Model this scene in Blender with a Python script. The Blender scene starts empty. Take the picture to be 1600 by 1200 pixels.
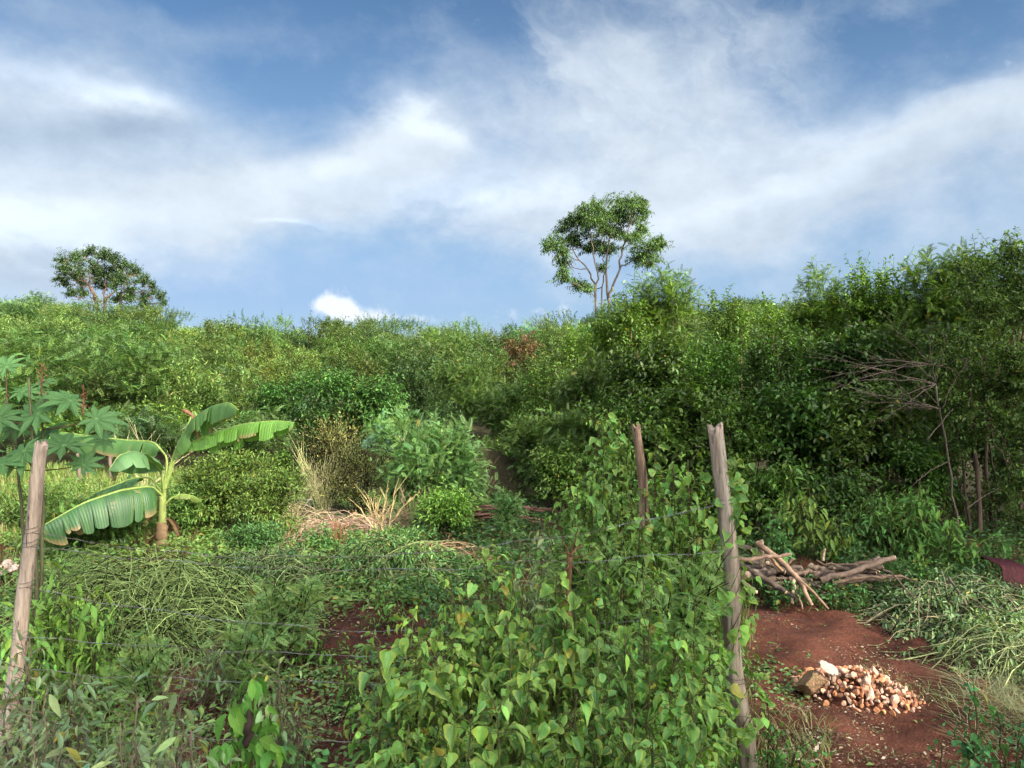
import bpy, math, numpy as np
from mathutils import Vector
S = bpy.context.scene
COL = S.collection
rng = np.random.default_rng(11)
H, F = 1.8, 1209.0                     # eye height (m), focal length in photo pixels
U = rng.uniform
def A(*a): return np.array(a, dtype=float)
def P(px, py, d): return A((px-800)/F*d, d, H+(600-py)/F*d)
def nrm(v): return v/np.maximum(np.linalg.norm(v, axis=-1, keepdims=True), 1e-9)
def rdir(n): return nrm(rng.normal(size=(n, 3)))

# ------------------------------------------------------------------ terrain
SKX = [-900,0,60,130,250,300,450,560,700,760,850,900,940,1000,1100,1300,1600,2500]
SKY = [470,472,466,474,490,500,510,505,510,520,502,496,492,478,472,466,455,450]
def hsm(t): t = np.clip(t, 0, 1); return t*t*(3-2*t)
def ground_h(x, y):
    x = np.asarray(x, float); y = np.asarray(y, float)
    yy = np.maximum(y, 8.0)
    px = 800+F*x/yy
    row = np.interp(px, SKX, SKY)
    yc = 50.0
    top = H+(600-row)/F*yc-2.6
    t = np.clip((yy-14)/(yc-14), 0, 1.25)
    h = top*np.power(t, 1.05)*hsm((yy-13)/6)
    h = h*np.where(y > 8, 1, 0)
    far = np.clip((yy-60)/60, 0, 1)
    h = h*(1-0.35*far)
    n = 0.035*np.sin(x*2.1+1.3)*np.cos(y*1.7)+0.02*np.sin(x*5.3+y*3.1)+0.015*np.sin(x*9.7-y*8.3)
    n = n+0.05*np.sin(x*.7+y*.5)*hsm((y-6)/4)
    return h+n
def gz(x, y): return float(ground_h(x, y))
def G(px, d): 
    x = (px-800)/F*d
    return A(x, d, gz(x, d))
def Grow(px, py): return G(px, H*F/(py-600))

# ------------------------------------------------------------------ nodes / materials
def mat(name):
    m = bpy.data.materials.new(name); m.use_nodes = True
    nt = m.node_tree; nt.nodes.clear()
    return m, nt
class N:
    """tiny node helper"""
    def __init__(s, nt): s.nt = nt
    def n(s, t, **k):
        o = s.nt.nodes.new(t)
        for a, b in k.items(): setattr(o, a, b)
        return o
    def l(s, a, b): s.nt.links.new(a, b)
    def put(s, sock, v):
        if isinstance(v, bpy.types.NodeSocket): s.l(v, sock)
        elif v is not None: sock.default_value = v
    def m(s, op, a, b=None, c=None, clamp=False):
        o = s.n('ShaderNodeMath', operation=op, use_clamp=clamp)
        s.put(o.inputs[0], a)
        if b is not None: s.put(o.inputs[1], b)
        if c is not None: s.put(o.inputs[2], c)
        return o.outputs[0]
    def mix(s, f, a, b, typ='MIX'):
        o = s.n('ShaderNodeMix', data_type='RGBA', blend_type=typ)
        s.put(o.inputs[0], f)
        s.put(o.inputs[6], a if isinstance(a, bpy.types.NodeSocket) else (*a, 1)[:4])
        s.put(o.inputs[7], b if isinstance(b, bpy.types.NodeSocket) else (*b, 1)[:4])
        return o.outputs[2]
    def noise(s, vec, scale, detail=4, rough=.55, dist=0, typ='FBM'):
        o = s.n('ShaderNodeTexNoise')
        if vec is not None: s.l(vec, o.inputs['Vector'])
        o.inputs['Scale'].default_value = scale; o.inputs['Detail'].default_value = detail
        o.inputs['Roughness'].default_value = rough; o.inputs['Distortion'].default_value = dist
        return o.outputs['Fac']
    def ss(s, x, a, b, c=0., d=1.):
        o = s.n('ShaderNodeMapRange', interpolation_type='SMOOTHSTEP')
        s.put(o.inputs[0], x); o.inputs[1].default_value = a; o.inputs[2].default_value = b
        o.inputs[3].default_value = c; o.inputs[4].default_value = d
        return o.outputs[0]
    def bump(s, h, strength, dist):
        o = s.n('ShaderNodeBump'); o.inputs['Strength'].default_value = strength
        o.inputs['Distance'].default_value = dist; s.l(h, o.inputs['Height'])
        return o.outputs[0]
def leaf_mat(name, rough=.5, trans=.32, veins=False, spec=.4, blotch=0.0):
    m, nt = mat(name); q = N(nt)
    at = q.n('ShaderNodeAttribute', attribute_name='col')
    c = at.outputs['Color']; bump = None
    if veins:
        uv = q.n('ShaderNodeAttribute', attribute_name='luv')
        sp = q.n('ShaderNodeSeparateXYZ'); q.l(uv.outputs['Vector'], sp.inputs[0])
        au = q.m('ABSOLUTE', sp.outputs[0])
        rib = q.ss(au, 0.02, 0.09, 1, 0)
        ph = q.m('SUBTRACT', q.m('MULTIPLY', sp.outputs[1], 46), q.m('MULTIPLY', au, 12))
        w = q.m('SINE', ph)
        sv = q.m('MULTIPLY', q.ss(w, .8, 1.0), .45)
        v = q.m('MAXIMUM', rib, sv)
        c = q.mix(q.m('MULTIPLY', v, .35), c, (.26, .42, .12))
        bump = q.bump(q.m('ADD', q.m('MULTIPLY', w, -.3), q.m('MULTIPLY', rib, -1)), .5, .002)
        if blotch:
            geo = q.n('ShaderNodeNewGeometry')
            nz = q.noise(geo.outputs['Position'], 38, 3)
            nb = q.noise(geo.outputs['Position'], 7, 2)
            edge = q.ss(q.m('ADD', q.m('ADD', q.m('MULTIPLY', au, .75), q.m('MULTIPLY', nz, .6)), q.m('MULTIPLY', nb, .9)), 1.08, 1.42)
            c = q.mix(q.m('MULTIPLY', edge, blotch), c, (.36, .38, .045))
            sp2 = q.ss(q.noise(geo.outputs['Position'], 90, 2), .66, .74)
            c = q.mix(q.m('MULTIPLY', sp2, .5), c, (.2, .15, .05))
    pr = q.n('ShaderNodeBsdfPrincipled'); q.l(c, pr.inputs['Base Color'])
    pr.inputs['Roughness'].default_value = rough
    pr.inputs['Specular IOR Level'].default_value = spec
    tr = q.n('ShaderNodeBsdfTranslucent')
    q.l(q.mix(1, c, (1.15, 1.3, .55), 'MULTIPLY'), tr.inputs[0])
    if bump: q.l(bump, pr.inputs['Normal'])
    mx = q.n('ShaderNodeMixShader'); mx.inputs[0].default_value = trans
    q.l(pr.outputs[0], mx.inputs[1]); q.l(tr.outputs[0], mx.inputs[2])
    out = q.n('ShaderNodeOutputMaterial'); q.l(mx.outputs[0], out.inputs[0])
    return m
def rough_mat(name, c1, c2, scale=8, stretch=(1, 1, 1), rough=.85, bump=.4, bd=.01, c3=None, spec=.25, attr=False, cracks=False):
    m, nt = mat(name); q = N(nt)
    tc = q.n('ShaderNodeTexCoord'); mp = q.n('ShaderNodeMapping')
    mp.inputs['Scale'].default_value = stretch
    q.l(tc.outputs['Object'], mp.inputs[0]); v = mp.outputs[0]
    n1 = q.noise(v, scale, 6, .6); n2 = q.noise(v, scale*4.3, 5, .65)
    f = q.ss(q.m('ADD', q.m('MULTIPLY', n1, .65), q.m('MULTIPLY', n2, .35)), .36, .64)
    c = q.mix(f, c1, c2)
    if c3: c = q.mix(q.ss(q.noise(v, scale*.55, 4), .53, .63), c, c3)
    if attr:
        at = q.n('ShaderNodeAttribute', attribute_name='col')
        c = q.mix(1, c, at.outputs['Color'], 'MULTIPLY')
    hgt = q.m('ADD', n1, q.m('MULTIPLY', n2, .6))
    if cracks:
        ck = q.ss(q.noise(v, scale*1.9, 3, .7), .60, .70)
        c = q.mix(q.m('MULTIPLY', ck, .75), c, (.03, .022, .016))
        hgt = q.m('SUBTRACT', hgt, q.m('MULTIPLY', ck, .8))
    pr = q.n('ShaderNodeBsdfPrincipled'); q.l(c, pr.inputs['Base Color'])
    pr.inputs['Roughness'].default_value = rough; pr.inputs['Specular IOR Level'].default_value = spec
    q.l(q.bump(hgt, bump, bd), pr.inputs['Normal'])
    out = q.n('ShaderNodeOutputMaterial'); q.l(pr.outputs[0], out.inputs[0])
    return m
M = {}
M['leaf'] = leaf_mat('leaf')
M['leaf_broad'] = leaf_mat('leaf_broad', .5, .3, True, .4, .5)
M['leaf_plain'] = leaf_mat('leaf_plain', .6, .3, True, .25, 0)
M['leaf_dry'] = leaf_mat('leaf_dry', .8, .2)
M['bark'] = rough_mat('bark', (.16, .12, .09), (.07, .05, .04), 6, (1, 1, .3), attr=True)
M['post'] = rough_mat('post_wood', (.44, .345, .265), (.22, .16, .12), 9, (3, 3, .32), bump=.9, bd=.015, c3=(.36, .31, .25), cracks=True)
M['burnt'] = rough_mat('burnt_post_wood', (.44, .29, .19), (.18, .11, .07), 9, (3, 3, .3), bump=1, bd=.015, c3=(.03, .022, .018), cracks=True)
M['log'] = rough_mat('log_bark', (1, 1, 1), (.45, .43, .42), 11, (1, 1, 1), bump=.7, bd=.01, attr=True)
M['stone'] = rough_mat('rubble_stone', (1, 1, 1), (.5, .42, .38), 14, bump=.7, bd=.01, attr=True)
M['boulder'] = rough_mat('boulder_stone', (.40, .23, .13), (.13, .09, .05), 11, bump=.9, bd=.02, c3=(.15, .13, .05))
M['white'] = rough_mat('pale_stone', (.42, .37, .32), (.26, .21, .17), 10, bump=.6, bd=.01)
M['cloth'] = rough_mat('faded_cloth', (1, 1, 1), (.6, .55, .5), 9, bump=.4, bd=.01, attr=True)
M['dry'] = rough_mat('dry_matter', (1, 1, 1), (.6, .6, .6), 20, attr=True)
def wire_mat():
    m, nt = mat('galvanised_wire'); q = N(nt)
    pr = q.n('ShaderNodeBsdfPrincipled'); pr.inputs['Metallic'].default_value = .6
    pr.inputs['Roughness'].default_value = .55
    geo = q.n('ShaderNodeNewGeometry'); nz = q.noise(geo.outputs['Position'], 5, 4)
    q.l(q.mix(q.ss(nz, .42, .6), (.20, .21, .21), (.12, .09, .07)), pr.inputs['Base Color'])
    out = q.n('ShaderNodeOutputMaterial'); q.l(pr.outputs[0], out.inputs[0]); return m
M['wire'] = wire_mat()
def ground_mat():
    m, nt = mat('red_soil'); q = N(nt)
    geo = q.n('ShaderNodeNewGeometry'); v = geo.outputs['Position']
    n1 = q.noise(v, .8, 5); n2 = q.noise(v, 7, 6, .65); n3 = q.noise(v, 60, 4, .7)
    c = q.mix(q.ss(n2, .35, .65), (.100, .034, .021), (.045, .018, .013))
    c = q.mix(q.ss(n1, .42, .62, 0, .55), c, (.135, .050, .031))
    c = q.mix(q.ss(n3, .62, .75, 0, .55), c, (.27, .14, .09))
    sp = q.n('ShaderNodeSeparateXYZ'); q.l(v, sp.inputs[0])
    far = q.ss(sp.outputs[1], 8, 11)
    c = q.mix(q.m('MULTIPLY', far, .9), c, (.035, .036, .018))
    pr = q.n('ShaderNodeBsdfPrincipled'); q.l(c, pr.inputs['Base Color'])
    pr.inputs['Roughness'].default_value = .95; pr.inputs['Specular IOR Level'].default_value = .15
    q.l(q.bump(q.m('ADD', q.m('MULTIPLY', n2, 1), q.m('MULTIPLY', n3, .35)), 1, .06), pr.inputs['Normal'])
    out = q.n('ShaderNodeOutputMaterial'); q.l(pr.outputs[0], out.inputs[0]); return m
M['ground'] = ground_mat()
def banana_mat():
    m, nt = mat('banana_leaf'); q = N(nt)
    at = q.n('ShaderNodeAttribute', attribute_name='col')
    uv = q.n('ShaderNodeAttribute', attribute_name='luv')
    sp = q.n('ShaderNodeSeparateXYZ'); q.l(uv.outputs['Vector'], sp.inputs[0])
    au = q.m('ABSOLUTE', sp.outputs[0])
    w = q.m('SINE', q.m('ADD', q.m('MULTIPLY', sp.outputs[1], 420), q.m('MULTIPLY', au, 6)))
    w2 = q.m('SINE', q.m('MULTIPLY', sp.outputs[1], 73))
    rib = q.ss(au, .03, .08, 1, 0)
    geo = q.n('ShaderNodeNewGeometry')
    nz = q.noise(geo.outputs['Position'], 9, 4)
    c = q.mix(q.m('MULTIPLY', q.ss(w2, .2, 1), .25), at.outputs['Color'], (.10, .20, .05))
    c = q.mix(q.m('MULTIPLY', q.ss(nz, .6, .72), .45), c, (.28, .22, .09))
    c = q.mix(rib, c, (.34, .42, .12))
    pr = q.n('ShaderNodeBsdfPrincipled'); q.l(c, pr.inputs['Base Color'])
    pr.inputs['Roughness'].default_value = .5
    q.l(q.bump(q.m('ADD', w, q.m('MULTIPLY', w2, 2)), .35, .003), pr.inputs['Normal'])
    tr = q.n('ShaderNodeBsdfTranslucent'); q.l(q.mix(1, c, (1.6, 1.5, .5), 'MULTIPLY'), tr.inputs[0])
    mx = q.n('ShaderNodeMixShader'); mx.inputs[0].default_value = .25
    q.l(pr.outputs[0], mx.inputs[1]); q.l(tr.outputs[0], mx.inputs[2])
    out = q.n('ShaderNodeOutputMaterial'); q.l(mx.outputs[0], out.inputs[0]); return m
M['banana'] = banana_mat()

# ------------------------------------------------------------------ mesh accumulator
class Acc:
    def __init__(s): s.v = []; s.f = []; s.c = []; s.uv = []; s.m = []; s.n = 0; s.mats = []
    def mi(s, m):
        if m not in s.mats: s.mats.append(m)
        return s.mats.index(m)
    def add(s, v, f, c, mname, uv=None):
        v = np.asarray(v, float).reshape(-1, 3)
        if len(v) == 0: return
        f = [np.asarray(x, int)+s.n for x in (f if isinstance(f, list) else [f])]
        s.v.append(v); s.n += len(v)
        c = np.asarray(c, float); c = np.broadcast_to(c, (len(v), 3)) if c.ndim == 1 else c
        s.c.append(c)
        s.uv.append(np.zeros((len(v), 3)) if uv is None else uv)
        k = s.mi(mname)
        for x in f: s.f.append(x); s.m.append(np.full(len(x), k))
    def build(s, name, parent=None, origin=None, smooth=True):
        if not s.v: return None
        v = np.concatenate(s.v)
        o = np.zeros(3) if origin is None else np.asarray(origin, float)
        if parent is not None: o = np.asarray(parent['_o'], float) if '_o' in parent.keys() else o
        v = v-o
        me = bpy.data.meshes.new(name)
        me.vertices.add(len(v)); me.vertices.foreach_set('co', v.astype(np.float32).ravel())
        loops = np.concatenate([x.ravel() for x in s.f])
        tot = np.concatenate([np.full(len(x), x.shape[1]) for x in s.f])
        st = np.concatenate([[0], np.cumsum(tot)[:-1]])
        me.loops.add(len(loops)); me.loops.foreach_set('vertex_index', loops.astype(np.int32))
        me.polygons.add(len(tot)); me.polygons.foreach_set('loop_start', st.astype(np.int32))
        me.polygons.foreach_set('material_index', np.concatenate(s.m).astype(np.int32))
        me.polygons.foreach_set('use_smooth', np.full(len(tot), smooth))
        c = np.concatenate(s.c); c4 = np.ones((len(c), 4), np.float32); c4[:, :3] = np.clip(c, 0, 1)
        a = me.attributes.new('col', 'FLOAT_COLOR', 'POINT'); a.data.foreach_set('color', c4.ravel())
        if any(m in ('leaf_broad', 'leaf_plain', 'banana') for m in s.mats):
          a = me.attributes.new('luv', 'FLOAT_VECTOR', 'POINT'); a.data.foreach_set('vector', np.concatenate(s.uv).astype(np.float32).ravel())
        for m in s.mats: me.materials.append(M[m])
        me.update(calc_edges=True)
        ob = bpy.data.objects.new(name, me); COL.objects.link(ob)
        if parent is not None: ob.parent = parent
        else: ob.location = o
        return ob
def thing(name, loc, label, cat, group=None):
    o = bpy.data.objects.new(name, None); COL.objects.link(o)
    o.location = loc; o.empty_display_size = .1
    o['_o'] = [float(t) for t in loc]
    o['label'] = label; o['category'] = cat
    if group: o['group'] = group
    return o
def tag(o, label, cat=None, group=None, kind=None):
    o['label'] = label
    if cat: o['category'] = cat
    if group: o['group'] = group
    if kind: o['kind'] = kind
    return o

# ------------------------------------------------------------------ leaf templates: x across, y along, z normal
def t_kite(w=.42):
    v = A([0,0,0],[-w/2,.45,.06],[0,1,-.05],[w/2,.45,.06])
    return v, [A([0,2,1],[0,3,2]).astype(int)], A([0,0,0],[-1,.45,0],[0,1,0],[1,.45,0])
def t_blade(prof, fold=.12, droop=.25, curl=0.0):
    """leaf from half-width profile [(v,w)..]; centre line + two margins"""
    vs, uv = [], []
    for t, w in prof:
        z = -droop*t*t
        y = t*(1-.12*droop*t)
        vs += [[-w, y, z+fold*w], [-w*.5, y, z+fold*w*.28], [0, y, z], [w*.5, y, z+fold*w*.28], [w, y, z+fold*w]]
        uv += [[-1, t, 0], [-.5, t, 0], [0, t, 0], [.5, t, 0], [1, t, 0]]
    f = []
    for i in range(len(prof)-1):
        for j in range(4):
            a = i*5+j; f.append([a, a+1, a+6, a+5])
    return np.array(vs), [np.array(f)], np.array(uv)
T = {'kite': t_kite(.45), 'kiten': t_kite(.26)}
T['heart'] = t_blade([(-.06,.20),(.05,.38),(.18,.45),(.34,.42),(.52,.32),(.7,.2),(.86,.09),(1,.008)], .30, .40)
v = T['heart'][0]; v[2:3, 1] += .07
v[10:15, 2] += A(.03, 0, -.01, 0, -.02)
T['heart2'] = t_blade([(-.06,.18),(.05,.35),(.2,.42),(.38,.38),(.56,.28),(.75,.16),(.9,.07),(1,.008)], .65, .75)
T['heart3'] = t_blade([(-.06,.20),(.06,.40),(.2,.46),(.36,.43),(.55,.33),(.74,.19),(.88,.08),(1,.008)], -.2, .15)
v = T['heart3'][0]; v[:, 2] += .04*np.sin(v[:, 1]*14+v[:, 0]*4)
T['heart4'] = t_blade([(-.03,.16),(.08,.33),(.22,.38),(.38,.36),(.55,.30),(.74,.2),(.9,.09),(1,.008)], .15, .55)
v = T['heart4'][0]; v[:, 0] += .10*v[:, 1]**2; v[:, 2] += .05*np.sin(v[:, 1]*9+v[:, 0]*6+1)
T['leaf8'] = (A([0,0,0],[-.17,.22,.05],[-.22,.55,.04],[0,1,-.22],[.22,.55,.04],[.17,.22,.05],[0,.5,-.05]),
    [A([0,6,2,1],[0,5,4,6]).astype(int), A([6,3,2],[6,4,3]).astype(int)], A([0,0,0],[-1,.2,0],[-1,.5,0],[0,1,0],[1,.5,0],[1,.2,0],[0,.5,0]))
for i_ in range(6):
    v0_, f0_, u0_ = T[['heart', 'heart2', 'heart3', 'heart4'][i_ % 4]]
    v_ = v0_.copy(); v_[:, 0] *= U(.8, 1.05)
    v_[:, 2] += .06*np.sin(v_[:, 1]*U(5, 12)+v_[:, 0]*U(-9, 9)+U(0, 6))+U(-.35, .35)*v_[:, 0]*v_[:, 1]
    v_[:, 0] += U(-.16, .16)*v_[:, 1]**2
    m_ = np.abs(u0_[:, 0]) > .9; v_[m_] += rng.normal(size=(m_.sum(), 3))*.018
    T['hv%d' % i_] = (v_, f0_, u0_)
T['lance'] = t_blade([(0,.015),(.15,.09),(.35,.15),(.6,.13),(.82,.065),(1,.004)], .35, .35)
T['oval'] = t_blade([(0,.02),(.12,.15),(.32,.25),(.55,.25),(.8,.14),(1,.006)], .3, .3)
def compound(n, l, w, term=True, droop=.2, ang=62):
    v0, f0, u0 = t_kite(w/l)
    V, Fc, UV = [], [], []; k = 0
    st = A([-.006,0,0],[.006,0,0],[.005,1,-droop],[-.005,1,-droop]); V.append(st); UV.append(st*0); fq = [A([0,1,2,3]).astype(int)]; k = 4
    for i in range(n):
        t = .14+.84*i/(n-1)
        s = l*(1-.45*abs(t-.45))
        for sg in (-1, 1):
            a = math.radians(ang-18*t)*sg
            R = A([math.cos(a), math.sin(a), 0], [-math.sin(a), math.cos(a), 0], [0, 0, 1])
            vv = (v0*s) @ A([math.cos(a), -math.sin(a), 0], [math.sin(a), math.cos(a), 0], [0, 0, 1])
            vv = vv+A(0, t, -droop*t*t); vv[:, 2] -= .25*np.abs(vv[:, 0])
            V.append(vv); UV.append(u0); Fc.append(f0[0]+k); k += 4
    return np.concatenate(V), [fq[0], np.concatenate(Fc)], np.concatenate(UV)
T['pinn'] = compound(8, .26, .095)
T['pinn2'] = compound(5, .42, .17, droop=.35)
T['feather'] = compound(13, .3, .05, droop=.1, ang=70)
def t_palm():
    V, Fc, UV = [], [], []; k = 0
    for i, a in enumerate(np.radians([-150,-108,-68,-32,0,32,68,108,150])):
        L = 1.0-.42*abs(a)/2.7
        pr = [(0,.02),(.25,.10),(.5,.145),(.72,.10),(.9,.04),(1,.004)]
        vv, ff, uu = t_blade(pr, .35, .16)
        vv = vv*L
        c, s = math.cos(a), math.sin(a)
        vv = np.stack([vv[:,0]*c+vv[:,1]*s, -vv[:,0]*s+vv[:,1]*c, vv[:,2]-.0015*i], 1)
        V.append(vv); UV.append(uu); Fc.append(ff[0]+k); k += len(vv)
    n = 18; ring = [[0, 0, .012]]; uvr = [[0, 0, 0]]
    for i in range(n+1):
        a = math.radians(-165+330*i/n); r = .38+.03*math.sin(i*2.2)
        ring.append([r*math.sin(a), r*math.cos(a), -.04]); uvr.append([.4, .4, 0])
    V.append(np.array(ring)); UV.append(np.array(uvr))
    tri = np.array([[k, k+1+i, k+2+i] for i in range(n)])
    return np.concatenate(V), [np.concatenate(Fc), tri], np.concatenate(UV)
T['palm'] = t_palm()

def put_leaves(acc, tn, pos, ax, nm, size, col, mname='leaf', wscale=1.0, cvar=.0):
    if len(pos) == 0: return
    v, fs, uv = T[tn]
    ax = nrm(ax); side = nrm(np.cross(ax, nm)); n2 = np.cross(side, ax)
    size = np.broadcast_to(np.asarray(size, float), (len(pos),))
    R = np.stack([side*wscale, ax, n2], 1)                     # N,3(basis),3
    W = np.einsum('mk,nkc->nmc', v, R)*size[:, None, None]+pos[:, None, :]
    m = len(v); off = (np.arange(len(pos))*m)[:, None, None]
    F2 = [(f[None]+off).reshape(-1, f.shape[1]) for f in fs]
    C = np.repeat(col[:, None, :], m, 1)
    acc.add(W.reshape(-1, 3), F2, C.reshape(-1, 3), mname, np.tile(uv, (len(pos), 1)))
def tubes(acc, paths, radii, col, mname='bark', sides=4, cap=True):
    """paths (N,k,3) radii (N,k)"""
    paths = np.asarray(paths, float)
    if paths.ndim == 2: paths = paths[None]
    Np, k, _ = paths.shape
    if Np == 0: return
    radii = np.broadcast_to(np.asarray(radii, float), (Np, k))
    tg = nrm(np.gradient(paths, axis=1))
    ref = np.where(np.abs(tg[:, :1, 2:3]) > .9, A(1, 0, 0), A(0, 0, 1))
    a = nrm(np.cross(tg, np.broadcast_to(ref, tg.shape))); b = np.cross(tg, a)
    th = np.arange(sides)*2*math.pi/sides
    ring = a[:, :, None, :]*np.cos(th)[None, None, :, None]+b[:, :, None, :]*np.sin(th)[None, None, :, None]
    W = paths[:, :, None, :]+ring*radii[:, :, None, None]
    idx = np.arange(Np*k*sides).reshape(Np, k, sides)
    f = np.stack([idx[:, :-1], np.roll(idx, -1, 2)[:, :-1], np.roll(idx, -1, 2)[:, 1:], idx[:, 1:]], -1).reshape(-1, 4)
    fl = [f]
    if cap and sides > 3: fl += [idx[:, -1, :], idx[:, 0, ::-1]]
    col = np.asarray(col, float)
    C = np.broadcast_to(col, (Np*k*sides, 3)) if col.ndim == 1 else np.repeat(col, k*sides, 0)
    acc.add(W.reshape(-1, 3), fl, C, mname)
def bez(p0, p1, bend, k=8, wig=0.0):
    t = np.linspace(0, 1, k)[:, None]
    m = (np.asarray(p0)+np.asarray(p1))/2+np.asarray(bend)
    q = (1-t)**2*p0+2*t*(1-t)*m+t*t*np.asarray(p1)
    if wig: q[1:-1] += rng.normal(size=(k-2, 3))*wig
    return q

# ------------------------------------------------------------------ species
def pal(base, var=.25, yellow=.0):
    return dict(base=np.array(base, float), var=var, yellow=yellow)
def cols(sp, n, shift=None):
    b = sp['base'][None]*np.exp(rng.normal(size=(n, 1))*sp['var'])
    hue = rng.normal(size=(n, 1))*.09
    b = b*np.concatenate([1+hue*1.2, 1+hue*.15, 1-hue*.6], 1)
    if sp['yellow'] > 0:
        k = rng.random(n) < sp['yellow']
        b[k] = A(.30, .26, .05)*U(.6, 1.1, (k.sum(), 1))
    if shift is not None: b = b*shift
    return np.clip(b, .004, .8)
SP = {
 'hill':    dict(t='kite',  s=.098, n=17, L=.55, a=55, dr=.25, **pal((.112,.172,.036), .24, .008)),
 'hilldk':  dict(t='kite',  s=.100,  n=17, L=.50, a=55, dr=.25, **pal((.054,.104,.028), .25, .0)),
 'hillyel': dict(t='kiten', s=.115,  n=17, L=.60, a=45, dr=.25, **pal((.150,.198,.044), .22, .01)),
 'hillfth': dict(t='pinn2', s=.22,  n=6,  L=.60, a=50, dr=.30, **pal((.088,.148,.038), .26, .0)),
 'vine':    dict(t='leaf8',  s=.105, n=11, L=.50, a=65, dr=.25, **pal((.068,.160,.030), .24, .01)),
 'dark':    dict(t='leaf8',  s=.092, n=13, L=.50, a=60, dr=.30, **pal((.068,.130,.021), .33, .003)),
 'mid':     dict(t='leaf8', s=.085, n=14, L=.50, a=55, dr=.25, **pal((.090,.170,.024), .3, .004)),
 'feathd':  dict(t='pinn',  s=.17,  n=10, L=.55, a=48, dr=.35, **pal((.082,.148,.027), .27, .005)),
 'olive':   dict(t='leaf8', s=.088,  n=14, L=.50, a=50, dr=.40, **pal((.080,.145,.030), .26, .01)),
 'bright':  dict(t='lance', s=.075, n=12, L=.34, a=45, dr=.15, **pal((.145,.275,.05), .20, .01)),
 'lime':    dict(t='lance', s=.070, n=12, L=.34, a=42, dr=.12, **pal((.150,.225,.042), .22, .02)),
 'paleft':  dict(t='feather', s=.15, n=8, L=.40, a=50, dr=.25, **pal((.15,.28,.085), .18, .01)),
 'blueft':  dict(t='feather', s=.11, n=8, L=.28, a=55, dr=.20, **pal((.21,.33,.10), .2, .01)),
 'dryyel':  dict(t='kiten', s=.05,  n=10, L=.40, a=35, dr=.10, **pal((.33,.33,.11), .20, .10)),
 'brown':   dict(t='lance', s=.13,  n=10, L=.50, a=50, dr=.35, **pal((.150,.085,.040), .3, .0)),
 'wilt':    dict(t='lance', s=.085, n=14, L=.50, a=60, dr=.55, **pal((.15,.235,.085), .20, .01)),
 'heart':   dict(t='heart', s=.061, n=9,  L=.50, a=60, dr=.40, **pal((.108,.245,.056), .30, .02)),
 'greyweed':dict(t='lance', s=.070, n=9,  L=.35, a=45, dr=.15, **pal((.19,.25,.12), .25, .05)),
}
def twig_foliage(acc, sp, p0, d0, L, size=1.0, shift=None, mname='leaf', stem=(.10,.075,.04), rs=.004, nleaf=None, tname=None):
    """twigs with alternating leaves, all at once"""
    n = len(p0)
    if n == 0: return
    k = 4; t = np.linspace(0, 1, k)[None, :, None]
    L = np.broadcast_to(np.asarray(L, float), (n,))[:, None, None]
    wob = rng.normal(size=(n, 1, 3))*.18
    down = A(0, 0, -1)
    dr = sp['dr']
    path = p0[:, None]+L*(d0[:, None]*t+(down*dr+wob)*t*t*.7)
    tubes(acc, path, np.linspace(rs, rs*.4, k)[None]*np.ones((n, 1)), stem, 'bark', 3, False)
    nl = nleaf or sp['n']
    tt = np.linspace(.12, 1.0, nl)[None, :, None]+U(-.04, .04, (n, nl, 1))
    pos = p0[:, None]+L*(d0[:, None]*tt+(down*dr+wob)*tt*tt*.7)
    tan = nrm(d0[:, None]+(down*dr+wob)*tt*1.4)
    ref = nrm(np.cross(d0, rdir(n)))[:, None]+0*tan
    b = nrm(np.cross(tan, ref)); a = np.cross(b, tan)
    ph = (np.arange(nl)*2.4)[None, :]+U(0, 6.28, (n, 1))+U(-.4, .4, (n, nl))
    lat = a*np.cos(ph)[..., None]+b*np.sin(ph)[..., None]
    an = np.radians(sp['a']+U(-18, 18, (n, nl)))[..., None]
    ax = tan*np.cos(an)+lat*np.sin(an)+down*dr*U(.3, 1.2, (n, nl, 1))
    up = A(0, 0, 1)+rng.normal(size=(n, nl, 3))*.38+lat*.25
    sz = sp['s']*size*U(.6, 1.2, (n, nl))*(1-.25*tt[..., 0])
    c = cols(sp, n*nl, shift)
    ctw = np.exp(rng.normal(size=(n, 1, 1))*.13)*np.ones((1, nl, 1))
    c = c*ctw.reshape(-1, 1)
    put_leaves(acc, tname or sp['t'], pos.reshape(-1, 3), ax.reshape(-1, 3), up.reshape(-1, 3), sz.ravel(), c, mname)
def crown(acc, sp, c, r, ntw, nl=10, size=1.0, shift=None, zmin=None, lobe=.5, up=.45, mname='leaf', sprig=.12):
    """twigs over the shells of several lobes inside an ellipsoid of radii r about c"""
    c = np.asarray(c, float); r = np.asarray(r, float)
    ld = rdir(nl)*U(.25, .72, (nl, 1))
    kt = max(1, nl//3); ld[:kt] = np.stack([np.linspace(-.42, .42, kt)*(kt > 1)+U(-.12, .12, kt), U(-.4, .4, kt), U(.42, .72, kt)], 1)
    lc = c+ld*r
    lr = U(.65, 1.2, nl)*lobe
    w = rng.integers(0, nl, ntw)
    d = rdir(ntw); d[:, 2] = np.where(d[:, 2] < -.35, -d[:, 2], d[:, 2])
    rad = np.power(U(.25, 1.0, ntw), .5)
    p = lc[w]+d*(lr[w]*rad)[:, None]*r
    od = nrm(nrm((p-c)/r)*.6+d*.5+A(0, 0, up)+rdir(ntw)*.45)
    L = sp['L']*size*U(.5, 1.15, ntw)
    k = rng.random(ntw) < sprig
    od[k] = nrm(od[k]+A(0, 0, .9)); L[k] *= 1.5
    p = p-od*L[:, None]*.5
    if zmin is not None:
        ok = p[:, 2] > zmin+.02; p, od, L = p[ok], od[ok], L[ok]
    sh = None
    twig_foliage(acc, sp, p, od, L, size, shift, mname)
    return lc, lr
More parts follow.
